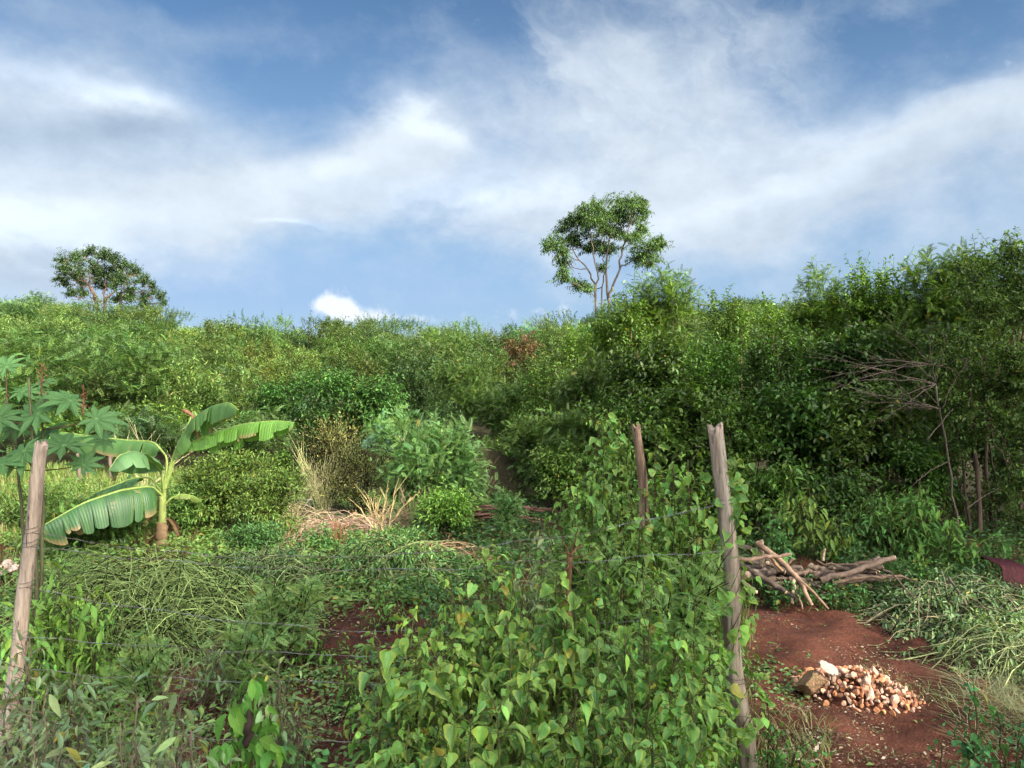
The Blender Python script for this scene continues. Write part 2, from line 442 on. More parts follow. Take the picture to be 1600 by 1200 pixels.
def stems_to(acc, base, targets, r0, col=(1, .9, .8), spread=.1, k=7):
    base = np.asarray(base, float)
    for q in targets:
        b0 = base+A(*(rng.normal(size=2)*spread), -.05)
        mid = (q-b0)*A(-.18, -.18, .12)
        tubes(acc, bez(b0, q, mid, k, .012), np.linspace(r0, r0*.3, k)[None], col, 'bark', 6)
def shrub(px, d, top, w, species, label, cat='bush', name='bush', group=None, ntw=260, size=1.0, shift=None, nl=9,
          base=None, ry=None, x_only=None, mname='leaf', low=.0, sprig=.12, lobe=.5, r0=.012, up=.45):
    b = G(px, d) if base is None else base
    ztop = H+(600-top)/F*d; hh = max(ztop-b[2], .1); rw = w/F*d/2
    o = thing(name, b, label, cat, group)
    low_h = low*hh
    c = b+A(0, 0, low_h+(hh-low_h)*.48); r = A(rw, ry or rw, (hh-low_h)*.5)
    a = Acc(); lc, lr = crown(a, SP[species], c, r, ntw, nl, size, shift, b[2], lobe, up, mname, sprig)
    a.build('foliage' if name != 'tree' else 'crown', o)
    s = Acc(); stems_to(s, b, lc[:max(4, nl//2)], r0 if name != 'tree' else r0*2.2, spread=rw*.15)
    s.build('stems' if name != 'tree' else 'trunk', o)
    return o

# ------------------------------------------------------------------ GROUND
def build_ground():
    ys = np.concatenate([np.arange(-30, 1, 1.5), np.arange(1, 16, .07), np.arange(16, 80, .8), A(90, 110, 150, 220, 350, 600, 1200)])
    xs0 = np.concatenate([A(-900, -400, -200, -100, -60), np.arange(-40, -7, 1.2), np.arange(-7, 7, .07), np.arange(7, 40, 1.2), A(60, 100, 200, 400, 900)])
    X, Y = np.meshgrid(xs0, ys); Z = ground_h(X, Y)
    near = (np.abs(X) < 7)&(Y > 1)&(Y < 16)
    nz = rng.normal(size=X.shape)
    n2 = nz.copy()
    for _ in range(3):
        for ax_ in (0, 1): n2 = (np.roll(n2, 1, ax_)+n2+np.roll(n2, -1, ax_))/3
    n3 = n2.copy()
    for _ in range(6):
        for ax_ in (0, 1): n3 = (np.roll(n3, 1, ax_)+n3+np.roll(n3, -1, ax_))/3
    Z = Z+np.where(near, nz*.005+n2*.06+n3*.05, 0)*hsm(np.minimum(np.abs(7-np.abs(X)), 1))
    V = np.stack([X, Y, Z], -1).reshape(-1, 3); ny, nx = X.shape
    i = np.arange(ny*nx).reshape(ny, nx)
    f = np.stack([i[:-1, :-1], i[:-1, 1:], i[1:, 1:], i[1:, :-1]], -1).reshape(-1, 4)
    a = Acc(); a.add(V, f, (.1, .1, .1), 'ground'); o = a.build('ground'); o['kind'] = 'structure'
    o['label'] = 'bare red soil between the weeds rising into a scrubby hillside'
build_ground()

# ------------------------------------------------------------------ hillside scrub mass (stuff)
def hillside():
    a = Acc(); y = 15.6; cnt = 0
    kinds = ['hill', 'hill', 'hillyel', 'hillfth', 'hilldk', 'hillyel', 'hill', 'hilldk', 'mid', 'dark', 'hillfth']
    while y < 74:
        sp = 1.9+(y-16)*.034
        xmax = .74*y+3
        for x in np.arange(-xmax, xmax, sp):
            xx = x+U(-.6, .6)*sp; yy = y+U(-.5, .5)*sp
            px = 800+F*xx/yy
            if px > 860 and yy < 24: continue
            if 600 < px and yy < 19: continue
            z = gz(xx, yy)
            big = min(1, (yy-15)/22)
            hh = (1.35+1.0*big)*np.exp(rng.normal()*.30); 
            cap = H+(600-np.interp(px, SKX, SKY))/F*yy-z        # crest bushes stay below the open skyline
            hh = max(.5, min(hh, cap*(U(.5, 1.0) if rng.random() < .7 else U(1.0, 1.22)))); rw = min(max(hh, 1.1)*U(.65, 1.05), 2.8)
            # colour drifts over the slope: yellower left, darker toward the gully
            g = np.clip((px-520)/380, 0, 1)
            kn = kinds[rng.integers(0, len(kinds))]
            if rng.random() < g*.7: kn = ['hilldk', 'hill', 'hillfth'][rng.integers(0, 3)]
            s = SP[kn]; shift = np.exp(rng.normal()*.30)*A(1+U(-.2, .12), 1, 1+U(-.2, .2))*(1-.15*g)
            ntw = int(np.clip(150*(rw/1.2)**1.5, 50, 300))
            crown(a, s, A(xx, yy, z+hh*.45), A(rw, rw, hh*.55), ntw, 6, 1.0+.2*big, shift, z-.3, .37, .5, sprig=.07)
            cnt += 1
        y += sp*.85
    o = a.build('scrub'); tag(o, 'dense mixed green scrub covering the whole hillside up to the skyline', None, None, 'stuff')
    a.v = a.f = a.c = a.uv = None
hillside()

# distinct hillside bushes and trees (each a thing)
for q in [
 (165, 33, 505, 130, 'dark', 'dark green round bush on the hillside below the umbrella-shaped tree', 260, (.8,1.15,.8)),
 (60, 40, 462, 110, 'hill', 'mid green spreading bush at the foot of the umbrella-shaped tree, on its left', 200, (.8,1,.9)),
 (250, 46, 478, 60, 'hilldk', 'small dark bush under the right edge of the umbrella-shaped tree', 150, None),
 (385, 50, 488, 70, 'hilldk', 'small flat-topped tree breaking the skyline above the banana leaf', 170, (1.1,1.2,1)),
 (405, 24, 535, 60, 'hillyel', 'yellowish bush high on the slope above the vine-covered mound', 150, (1.2,1,.8)),
 (500, 46, 494, 80, 'hilldk', 'dark bush on the skyline beneath the small white cumulus cloud', 180, None),
 (590, 44, 492, 90, 'hill', 'grey-green bush on the skyline just right of the small white cumulus cloud', 180, (.8,.9,1)),
 (700, 30, 500, 110, 'feathd', 'feathery dark bush on the skyline left of the brown dead bush', 300, (1.3,1.3,1)),
 (770, 24, 540, 60, 'hillyel', 'yellow-green bush just left of the brown dead bush', 170, (1.15,1.1,.8)),
 (812, 20, 520, 70, 'brown', 'dead bush with orange-brown leaves in the middle of the slope', 200, None),
 (872, 24, 490, 90, 'hillyel', 'pale yellow-green tree at the foot of the tall slender tree, on its left', 260, (.9,1,1)),
 (905, 19, 500, 70, 'mid', 'leafy green tree with hanging stems right of the brown dead bush', 200, (1.2,1.1,1)),
]:
    shrub(q[0], q[1], q[2], q[3], q[4], q[5], 'bush', 'bush', 'bushes that stand out on the hillside', q[6], 1.0, None if q[7] is None else A(*q[7]), 8, r0=.02)

# ------------------------------------------------------------------ two skyline trees with limbs
def limb_tree(d, base_px, trunks, clumps, sp, label, leafsize, ntw, r0, barkcol, cs=1.18):
    bx = G(base_px, d)
    o = thing('tree', bx, label, 'tree')
    tr = Acc(); pts = []
    for path, r in trunks:
        q = np.array([P(x, y, d+dz) for x, y, dz in path])
        q[0] = A(q[0][0], q[0][1], gz(q[0][0], q[0][1])-.1) if path[0][1] > 485 else q[0]
        t = np.linspace(0, 1, len(q)); tt = np.linspace(0, 1, 14)
        qq = np.stack([np.interp(tt, t, q[:, i]) for i in range(3)], 1)
        qq[1:-1] += rng.normal(size=(12, 3))*r0*.5
        tubes(tr, qq, np.linspace(r, r*.4, 14)[None]*.72, barkcol, 'bark', 7); pts += list(qq[4:])
    pts = np.array(pts); cr = Acc()
    for (x, y, r) in clumps:
        dz = U(-1, 1)*2.2*d/50
        c = P(x, y, d+dz); rr = cs*r/F*d
        low = pts[pts[:, 2] < c[2]-.3*rr]
        if len(low) == 0: low = pts
        j = low[np.argmin(np.linalg.norm(low-c, axis=1)+.15*np.abs(low[:, 2]-c[2]))]
        tubes(tr, bez(j, c, (0, 0, -.12*np.linalg.norm(c-j)), 8, r0*.25), np.linspace(r0*.34, r0*.10, 8)[None], barkcol, 'bark', 5)
        for _ in range(4):
            e = c+rdir(1)[0]*rr*.8
            tubes(tr, bez(j*.4+c*.6, e, (0, 0, -.05), 5, r0*.1), np.linspace(r0*.16, r0*.06, 5)[None], barkcol, 'bark', 4)
        crown(cr, sp, c, A(rr, rr, rr*.85), int(ntw*(r/20)**1.6), 5, leafsize, np.exp(rng.normal()*.12), None, .62, .25, sprig=.06)
    tr.build('trunk', o); cr.build('crown', o)
    return o
spm = dict(t='lance', s=.24, n=12, L=.8, a=60, dr=.5, **pal((.072,.128,.030), .32, .0))
limb_tree(45, 942,
  [([(932,510,0),(931,470,0),(928,440,0),(915,415,.4),(895,390,.6)], .11),
   ([(930,465,0),(932,425,-.3),(928,390,-.4),(922,360,-.5)], .08),
   ([(937,500,.5),(940,455,.5),(946,420,.5),(944,375,.3)], .08),
   ([(948,510,0),(950,465,0),(946,430,0),(950,400,.1),(955,360,.2)], .13),
   ([(950,468,0),(960,445,-.2),(968,415,-.4),(975,380,-.5),(985,350,-.5)], .11),
   ([(968,418,-.4),(985,408,-.4),(1005,398,-.6)], .06)],
  [(872,388,20),(895,360,24),(912,345,20),(930,335,22),(958,328,22),(985,322,20),(1000,338,16),(940,358,28),(970,360,26),(905,380,20),(925,385,20),
   (1008,392,18),(1030,382,13),(1018,405,16),(992,402,14),(884,436,14),(905,447,13),(918,452,9),(880,412,12),(955,392,14),(1004,318,9),(856,380,10),(940,420,7),(990,375,12),(1002,358,12)],
  spm, 'tall slender tree with forked pinkish trunks rising alone above the skyline', .95, 100, .10, (2.0, 1.35, 1.15))
spu = dict(t='leaf8', s=.26, n=11, L=.9, a=60, dr=.15, **pal((.058,.100,.032), .28, .0))
limb_tree(70, 165,
  [([(158,500,0),(152,470,0),(145,450,0),(125,435,.5),(108,420,.6)], .22),
   ([(158,500,.3),(163,465,.3),(165,440,0),(160,415,0)], .18),
   ([(152,472,0),(140,445,-1),(140,420,-1.5)], .14),
   ([(185,500,0),(187,470,0),(195,445,0),(205,430,.5)], .18),
   ([(165,470,0),(180,450,.4),(190,425,.6)], .14)],
  [(98,405,12),(118,402,14),(140,399,14),(160,403,14),(180,408,14),(196,420,14),(212,428,13),(225,440,13),(238,452,12),(250,464,10),(258,474,7),(100,425,13),(122,422,15),(145,420,15),(168,426,15),
   (190,440,14),(208,450,13),(104,443,11),(128,440,8),(226,465,12),(178,450,9),(150,441,7),(93,432,8),(205,470,14),(130,455,12),(165,452,13),(185,468,13),(112,462,10),(225,478,12),(150,432,14),(175,436,14),(120,436,12)],
  spu, 'umbrella-shaped tree with a wide domed crown on the hilltop at left', 1.0, 105, .16, (1.1, .85, .8), .95)

# ------------------------------------------------------------------ right-hand thicket and gully (each a thing)
TH = 'trees and bushes of the dark thicket'
back = [  # px, d, top, w, species, ntw, label
 (945, 14.5, 492, 120, 'mid', 420, 'green tree below the tall slender tree at the left end of the thicket'),
 (1035, 15, 436, 150, 'feathd', 620, 'feathery light-topped tree right of the tall slender tree, with drooping sprays'),
 (985, 14, 470, 80, 'dark', 260, 'small dark tree tucked behind the feathery light-topped tree'),
 (1143, 16, 438, 100, 'dark', 380, 'round-headed dark tree between the feathery tree and the dip in the skyline'),
 (1215, 14.5, 482, 110, 'mid', 380, 'low yellow-green tree at the dip in the right skyline'),
 (1285, 13, 430, 130, 'feathd', 560, 'tree with ragged sprigs just right of the dip in the skyline'),
 (1375, 12.5, 404, 150, 'mid', 760, 'tall yellow-topped tree in the middle of the right skyline'),
 (1478, 12, 384, 140, 'feathd', 720, 'highest tree of the right skyline with a spiky dark sprig on top'),
 (1580, 12, 392, 150, 'olive', 760, 'tall olive-green tree at the right end of the skyline'),
]
for px, d, top, w, sp_, n, lab in back:
    shrub(px, d, top, w, sp_, lab, 'tree', 'tree', TH, n, 1.0, A(1.35, 1.25, 1.0), 16, low=.1, sprig=.14, lobe=.46, r0=.02)
front = [
 (930, 13, 560, 130, 'feathd', 420, 'feathery dark bush in the gully below the skyline left of the thicket'),
 (1020, 12, 530, 150, 'dark', 520, 'dark broad-leaved bush above the split middle fence post'),
 (1120, 12, 520, 150, 'mid', 520, 'leafy bush hanging over the thick right fence post, upper tier'),
 (1225, 11.5, 510, 160, 'dark', 560, 'deep green bush right of the thick fence post, upper tier'),
 (1330, 11, 500, 160, 'dark', 560, 'vine-hung dark bush behind the bare grey twigs'),
 (1440, 10.5, 500, 150, 'feathd', 560, 'dark bush behind the upper end of the bare grey twigs'),
 (900, 11, 640, 110, 'feathd', 360, 'low dark bush behind the tip of the tall leafy bush at the middle post'),
 (975, 10.5, 620, 130, 'mid', 420, 'mid green bush directly behind the split middle fence post'),
 (1065, 10.2, 600, 140, 'dark', 460, 'broad-leaved bush between the middle and right fence posts'),
 (1160, 10, 620, 130, 'mid', 420, 'dark leafy bush directly behind the thick right fence post'),
 (1250, 9.8, 610, 150, 'dark', 520, 'broad mound of layered dark leaves right of the right fence post'),
 (1350, 9.4, 620, 140, 'dark', 500, 'dark creeper-covered bush below the bare grey twigs'),
 (1425, 9.0, 690, 110, 'mid', 320, 'bright-tipped bush low in the thicket beside the trunks'),
 (1205, 8.8, 730, 110, 'mid', 300, 'knee-high leafy bush behind the firewood, left of the tall weeds'),
 (1310, 8.5, 750, 120, 'dark', 320, 'dark low bush behind the firewood, right of the tall weeds'),
 (1400, 8.3, 790, 110, 'mid', 260, 'low leafy bush behind the right end of the firewood'),
 (1130, 8.6, 750, 90, 'mid', 240, 'leafy bush seen just left of the right fence post'),
]
for px, d, top, w, sp_, n, lab in front:
    k_ = U(.5, .98); shrub(px, d, top, w, sp_, lab, 'bush', 'bush', TH, n, 1.25 if 'broad' in lab or 'creeper' in lab or 'vine' in lab else .9, A(U(.9, 1.15), U(.95, 1.1), 1)*k_, 13, lobe=.42, r0=.012)
front += []
for px, d, top, w, sp_, n, lab in [
 (1490, 10.6, 640, 170, 'dark', 420, 'dark undergrowth behind the bare trunks, left part'),
 (1590, 10.2, 650, 170, 'dark', 420, 'dark undergrowth behind the bare trunks, right part'),
 (1540, 12.5, 560, 220, 'dark', 420, 'dim bush deep behind the bare trunks')]:
    shrub(px, d, top, w, sp_, lab, 'bush', 'bush', TH, n, .92, A(.7, .75, .9), 12, lobe=.5)  # bushes added with darkened leaves, standing for the shade under the canopy
gully = [
 (655, 19, 560, 130, 'hilldk', 300, 'grey-green bush behind the right side of the vine-covered mound', 1.1),
 (730, 17, 560, 130, 'feathd', 420, 'willowy grey-green bush above the reddish bank in the gully', 1.0),
 (800, 16, 600, 110, 'feathd', 400, 'dark feathery bush at the top of the gully, right of the reddish bank', 1.0),
 (860, 14, 575, 120, 'mid', 420, 'mid green bush on the right lip of the gully', 1.0),
 (690, 14, 640, 90, 'hilldk', 240, 'small dim bush behind the pale feathery shrub', .8),
 (845, 12, 660, 100, 'feathd', 340, 'dark bush low in the gully just left of the tall leafy bush', .9),
 (868, 10.5, 700, 80, 'mid', 260, 'small bush at the foot of the gully beside the tall leafy bush', .9),
 (775, 13, 690, 70, 'dark', 180, 'small dark bush deep in the gully above the dark branch heap', .9),
]
for px, d, top, w, sp_, n, lab, sz in gully:
    shrub(px, d, top, w, sp_, lab, 'bush', 'bush', 'bushes around the gully', n, sz, A(1.0, .95, 1.05), 10, lobe=.5)

# overhanging olive tree with visible trunks at right
def trunk_tree():
    b = G(1535, 8.6)
    o = thing('tree', b, 'olive-leaved tree with several thin bare trunks at the right edge of the clearing', 'tree', TH)
    s = Acc(); c = Acc()
    bt = (.75, .68, .6)
    for (x0, x1, y1, dz, r) in [(1528,1508,560,0,.028),(1520,1492,640,.2,.018),(1548,1538,520,.6,.024),(1592,1612,560,.3,.020),(1512,1470,660,.5,.013)]:
        p0 = G(x0, 8.6+dz); p0[2] -= .05
        tubes(s, bez(p0, P(x1, y1, 8.6+dz), A(U(-.1, .1), 0, 0), 10, .014), np.linspace(r, r*.55, 10)[None], bt, 'bark', 8)
    for (x, y, r, dd) in [(1530,520,60,9),(1590,500,60,9.2),(1480,560,45,8.8),(1550,590,55,8.4),(1600,600,50,8.3),(1500,640,40,8.6),(1580,670,35,8.2),(1540,450,60,9.6),(1610,440,60,9.5),(1450,620,35,8.9),(1520,690,26,8.6),(1590,740,34,8.5),(1475,720,30,8.9),(1560,790,30,9.0),(1605,820,28,8.6),(1490,800,26,9.2),(1560,640,40,8.9)]:
        cc = P(x, y, dd); rr = r/F*dd
        tubes(s, bez(P(1540, 640, 8.7), cc, (0, 0, .05), 8, .02), np.linspace(.014, .004, 8)[None], bt, 'bark', 5)
        crown(c, SP['olive'], cc, A(rr, rr, rr), int(75*(r/45)**1.6), 6, .72, A(1.15, 1.05, .9), None, .6, .1)
    s.build('trunk', o); c.build('crown', o)
trunk_tree()
# bare twig spray
def twigspray():
    b = P(1490, 700, 8.2)
    g = G(1500, 8.2)
    o = Acc()
    tubes(o, bez(g, P(1462, 600, 8.0), A(.02, 0, 0), 10, .01), np.linspace(.013, .008, 10)[None], (1.5, 1.3, 1.1), 'bark', 6)
    hub = [P(1462, 600, 8.0), P(1452, 570, 8.0), P(1470, 640, 8.0)]
    ends = [(1260,548),(1385,505),(1345,630),(1368,650),(1320,575),(1400,585),(1480,520),(1500,585),(1335,612),(1375,660),(1300,590),(1395,610),(1420,560),(1290,617),(1512,560),(1448,520),(1355,560),(1405,640),(1340,595)]
    for i, (x, y) in enumerate(ends):
        e = P(x, y, 8+U(-.5, .3)); h = hub[i % 3]
        q = bez(h, e, A(0, U(-.1, .1), U(-.02, .12)), 10, .008)
        tubes(o, q, np.linspace(.0055, .0018, 10)[None], (2.2, 1.9, 1.5), 'bark', 4)
        for _ in range(4):
            j = q[rng.integers(3, 9)]
            tubes(o, bez(j, j+(e-h)*.25+rng.normal(size=3)*.09, (0, 0, .01), 5), np.linspace(.0025, .0012, 5)[None], (2.2, 1.9, 1.5), 'bark', 3)
    for (x0, y0, x1, y1, bx) in [(1425,760,1480,722,-.04),(1438,800,1442,740,-.06),(1510,796,1562,762,0),(1448,688,1490,638,.02)]:
        tubes(o, bez(P(x0, y0, 7.7), P(x1, y1, 7.8), A(bx, 0, .03), 8, .003), np.linspace(.005, .003, 8)[None], (2.2, 1.9, 1.5), 'bark', 4)
    ob = o.build('dead_branch', None, g)
    tag(ob, 'spray of bare grey twigs sticking out of the thicket right of the fence posts', 'branch')
twigspray()

# ------------------------------------------------------------------ mid-ground shrubs
MG = 'bushes on the open ground behind the fence'
mids = [
 (515, 16.5, 575, 150, 'vine', 560, 'bright green mound of broad creeper leaves above the dry stalks', 1.0, None, .45),
 (590, 16, 590, 110, 'vine', 420, 'right-hand shoulder of the creeper-covered mound, slightly paler green', 1.0, None, .45),
 (435, 17, 590, 110, 'vine', 380, 'creeper-covered bush left of the bright green mound', .95, (.9,1,1), .45),
 (290, 17.5, 578, 170, 'lime', 520, 'light green bush on the lower slope above the banana plant', 1.9, (.85,.9,1), .3),
 (170, 18, 590, 150, 'lime', 480, 'light green bush on the lower slope behind the castor leaves', 1.9, (.85,.85,1), .3),
 (390, 15.5, 650, 90, 'bright', 300, 'green bush behind the long banana leaf pointing right', 1.4, (.75,.8,1), .3),
 (350, 9.2, 715, 150, 'lime', 620, 'large yellow-green bush right of the banana trunk', 1.0, (.95,1,1), .3),
 (425, 9.0, 745, 110, 'lime', 420, 'yellow-green bush left of the pinkish sheets', 1.0, (.9,.95,1), .3),
 (290, 8.9, 770, 90, 'bright', 280, 'small green bush at the foot of the banana plant', 1.0, (.9,.9,1), .3),
 (150, 8.2, 790, 150, 'feathd', 360, 'dark green bush under the drooping banana leaves', .7, (1,1.1,1.1), .3),
 (60, 9.6, 775, 150, 'lime', 420, 'low light green weeds beside the leaning left fence post', 1.0, (.8,.9,1), .3),
 (700, 9.0, 775, 90, 'bright', 420, 'bright green rounded bush right of the bare dry branch', 1.0, (1.1,1.1,1), .3),
 (793, 9.0, 778, 46, 'paleft', 120, 'tiny pale green bush in front of the dark branch heap', .6, None, .3),
 (655, 9.8, 662, 165, 'paleft', 300, 'pale feathery shrub with spreading branches in the middle of the plot', 1.0, None, .4),
 (720, 9.9, 700, 90, 'paleft', 200, 'thin pale feathery bush beside the reddish bank', .9, None, .4),
 (640, 10.6, 720, 110, 'blueft', 240, 'blue-green feathery bush behind the dry stalks', 1.0, None, .4),
 (520, 10.3, 660, 110, 'dryyel', 380, 'dry straw-coloured bush of upright stalks below the creeper mound', 1.1, None, .6),
 (570, 10.0, 690, 90, 'dryyel', 240, 'smaller straw-coloured bush left of the pale feathery shrub', 1.0, (.9,1,1), .6),
 (450, 10.5, 700, 70, 'mid', 160, 'dull green bush under the tip of the long banana leaf', .7, None, .3),
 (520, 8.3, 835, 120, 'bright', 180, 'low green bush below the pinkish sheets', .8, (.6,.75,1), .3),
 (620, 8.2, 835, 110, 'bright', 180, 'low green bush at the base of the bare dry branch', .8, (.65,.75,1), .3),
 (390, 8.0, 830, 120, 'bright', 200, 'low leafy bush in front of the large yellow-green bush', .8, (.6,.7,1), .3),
]
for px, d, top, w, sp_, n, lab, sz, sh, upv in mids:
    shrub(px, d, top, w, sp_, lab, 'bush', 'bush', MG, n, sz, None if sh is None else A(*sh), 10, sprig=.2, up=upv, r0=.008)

def ray_stalks(px, d, n, hgt, spread, label, col, name='dry_branch', r=.004, forks=4):
    g = G(px, d); a = Acc()
    for i in range(n):
        e = g+A(U(-1, 1)*spread, U(-1, 1)*spread*.5, hgt*U(.55, 1))
        q = bez(g+A(U(-.04, .04), U(-.04, .04), 0), e, A(U(-.1, .1)*spread, 0, hgt*.05), 9, .008)
        tubes(a, q, np.linspace(r, r*.4, 9)[None], col, 'dry', 5)
        for _ in range(forks):
            j = rng.integers(3, 8)
            e2 = q[j]+(e-g)*U(.15, .35)+A(U(-1, 1), U(-1, 1), .3)*spread*.3
            tubes(a, bez(q[j], e2, (0, 0, .01), 6), np.linspace(r*.5, r*.2, 6)[None], col, 'dry', 4)
    return tag(a.build(name, None, g), label, 'branch')
ray_stalks(596, 8.7, 9, .62, .35, 'bare tan branch fanning out in front of the pale feathery shrub', (.55, .42, .20), r=.008)
ray_stalks(530, 8.2, 12, .38, .12, 'small reddish dry twig plant standing below the pinkish sheets', (.30, .13, .07), r=.004)
ray_stalks(745, 10.5, 12, .9, .3, 'thin dry reddish twigs in front of the bank in the gully', (.20, .12, .08), r=.005)
ray_stalks(505, 10.2, 26, 1.0, .42, 'straw-coloured upright stalks rising out of the dry bush', (.55, .52, .24), 'dry_stalks', .006, 7)
ray_stalks(455, 9.6, 14, .7, .35, 'thin tan dead weed standing left of the straw-coloured stalks', (.42, .36, .2), 'dry_stalks', .004, 6)
ray_stalks(640, 9.2, 10, .55, .4, 'thin brown dead weed in front of the pale feathery shrub', (.36, .27, .16), 'dry_stalks', .004, 6)
ray_stalks(225, 12, 10, 1.15, .8, 'long pale vine stems behind the banana plant', (.45, .42, .22), 'dry_stalks', .007, 4)

# reddish bank in the gully
def bank():
    a = Acc(); n = 26
    x0, x1 = (700-800)/F*11.5, (800-800)/F*11.5
    u = np.linspace(0, 1, n); X, Z = np.meshgrid(u, u)
    x = -1.15+1.35*X
    z = -.1+1.0*Z*(1-.35*np.abs(X-.5)*2)
    y = 11.6+.75*Z**1.4+.12*np.sin(X*9)+rng.normal(size=X.shape)*.015
    z = z+rng.normal(size=X.shape)*.012
    yb = y.copy(); yb[-1, :] += 1.2; z[-1, :] -= .4
    V = np.stack([x, yb, z], -1).reshape(-1, 3); i = np.arange(n*n).reshape(n, n)
    a.add(V, np.stack([i[:-1, :-1], i[:-1, 1:], i[1:, 1:], i[1:, :-1]], -1).reshape(-1, 4), (.1, .1, .1), 'ground')
    o = a.build('bank'); o['kind'] = 'structure'; o['label'] = 'steep bare bank of dark red earth in the gully'
bank()

# ------------------------------------------------------------------ banana plant
def banana():
    D = 8.3; b = G(252, D)
    o = thing('banana_plant', b, 'young banana plant with torn drooping leaves in the left middle distance', 'banana plant')
    a = Acc()
    for i, (dx, r, top) in enumerate([(0, .055, 775), (3, .045, 760), (-4, .035, 770)]):
        q = bez(b+A(0, i*.012, -.05), P(253+dx, top, D+.01*i), A(.0, 0, 0), 12)
        cc = np.linspace(0, 1, 12)[:, None]
        tubes(a, q, np.linspace(r, r*.55, 12)[None], (.20, .24, .07), 'dry', 10)
    q = bez(b+A(0, 0, -.05), P(252, 815, D), A(.0, 0, 0), 12, .004)
    tubes(a, q, (np.linspace(.075, .06, 12)*(1+.12*np.sin(np.arange(12)*2.3)))[None], (.17, .11, .06), 'dry', 11)
    a.build('pseudostem', o)
    a = Acc()
    for k in range(16):
        z0 = U(.08, .42); ang = U(0, 6.28)
        p0 = b+A(.04*math.cos(ang), .04*math.sin(ang), z0)
        e = p0+A(.16*math.cos(ang), .16*math.sin(ang), -U(.1, .25))
        q = bez(p0, e, (0, 0, .1), 7); 
        L, R = q+A(-.015, .01, 0), q+A(.02, 0, .01)
        V = np.concatenate([L, R]); f = np.array([[i, i+1, i+8, i+7] for i in range(6)])
        a.add(V, f, A(.20, .12, .06)*U(.6, 1.3), 'dry')
    a.build('dry_sheath', o)
    def leaf(pts, wid, col, pet=2, torn=12, roll=0., dark=1.0, label=None, hang=.35, tearw=.5):
        """pts: list of (px,py,ddepth) midrib; blade with tears; both halves hang by 'hang'"""
        q = np.array([P(x, y, D+dz) for x, y, dz in pts]); t = np.linspace(0, 1, len(q))
        n = 90; tt = np.linspace(0, 1, n)
        Q = np.stack([np.interp(tt, t, q[:, i]) for i in range(3)], 1)
        ker = np.ones(9)/9
        for i in range(3): Q[4:-4, i] = np.convolve(Q[:, i], ker, 'valid')
        tg = nrm(np.gradient(Q, axis=0))
        side = nrm(np.cross(tg, A(0, 0, 1))); nn = np.cross(side, tg)
        side = nrm(side*math.cos(roll)+nn*math.sin(roll)); nn = np.cross(side, tg)
        ac = Acc()
        tubes(ac, Q[None], np.linspace(.014, .004, n)[None], (.24, .32, .08), 'dry', 6)
        s0 = int(n*pet/10)
        bl = np.arange(s0, n)
        u = (bl-s0)/(n-1-s0)
        W = wid*np.power(np.sin(np.clip(u*.93+.05, 0, 1)*math.pi), .55)
        for sg in (-1, 1):
            cuts = np.sort(rng.choice(np.arange(3, len(bl)-3), torn, replace=False))
            seg = np.searchsorted(cuts, np.arange(len(bl)), 'right')
            hs = hang+rng.normal(size=torn+1)*.14
            start = 0
            for sidx in range(torn+1):
                ii = np.where(seg == sidx)[0]
                if len(ii) == 0: continue
                if ii[-1] < len(bl)-1: ii = np.append(ii, ii[-1]+1)
                m = 7; ww = np.linspace(0, 1, m)
                hg = hs[sidx]; lag = U(-.02, .02)
                gap = np.linspace(-1, 1, len(ii))*.0
                V = np.zeros((len(ii), m, 3))
                for j, w_ in enumerate(ww):
                    shr = 1-.16*w_*tearw*np.abs(np.linspace(-1, 1, len(ii)))**3
                    off = W[ii]*w_*shr
                    mid_i = ii.mean()
                    along = (mid_i-ii)*.11*w_*w_*(wid*.06)
                    V[:, j] = Q[bl[ii]]+side[bl[ii]]*(sg*off*(1-hg*.5*w_))[:, None]-nn[bl[ii]]*(off*hg*w_)[:, None]+A(0, 0, -1)*(off*hg*w_*.9)[:, None]+tg[bl[ii]]*(along+.12*off)[:, None]
                idx = np.arange(len(ii)*m).reshape(len(ii), m)
                f = np.stack([idx[:-1, :-1], idx[:-1, 1:], idx[1:, 1:], idx[1:, :-1]], -1).reshape(-1, 4)
                c = np.tile(np.asarray(col)*U(.88, 1.12), (len(ii)*m, 1)).reshape(len(ii), m, 3)
                if rng.random() < .25: c[:, -1] = A(.25, .17, .08)
                UVs = np.zeros((len(ii), m, 3)); UVs[..., 0] = sg*ww[None]; UVs[..., 1] = (bl[ii]/n)[:, None]
                ac.add(V.reshape(-1, 3), f, c.reshape(-1, 3), 'banana', UVs.reshape(-1, 3))
        ob = ac.build('leaf', o)
        if label: ob['label'] = label
    g1, g2 = (.085, .185, .040), (.048, .125, .038)
    leaf([(254,775,0),(240,762,-.1),(228,760,-.3),(190,765,-.5),(130,785,-.7),(60,825,-.9)], .27, (.036,.10,.03), 2, 10, .3, hang=.6, label='large torn leaf drooping to the left')
    leaf([(254,770,0),(235,745,0),(205,748,.1),(150,770,.1),(100,800,.2),(70,822,.3)], .17, g2, 3, 8, .2)
    leaf([(256,770,0),(252,735,-.1),(235,720,-.2),(205,705,-.4),(185,712,-.6),(170,735,-.7)], .25, (.085,.18,.065), 2, 3, -.5, hang=.35, label='broad pale leaf bent over above the trunk')
    leaf([(256,770,0),(262,715,0),(240,690,.2),(200,688,.3),(150,682,.4),(95,675,.5)], .16, (.07,.16,.04), 3, 5, .3, hang=.6)
    leaf([(256,765,0),(268,720,0),(280,690,0),(300,655,0),(330,635,-.1),(358,628,-.3),(372,640,-.5)], .14, g1, 2, 8, .2, hang=.8)
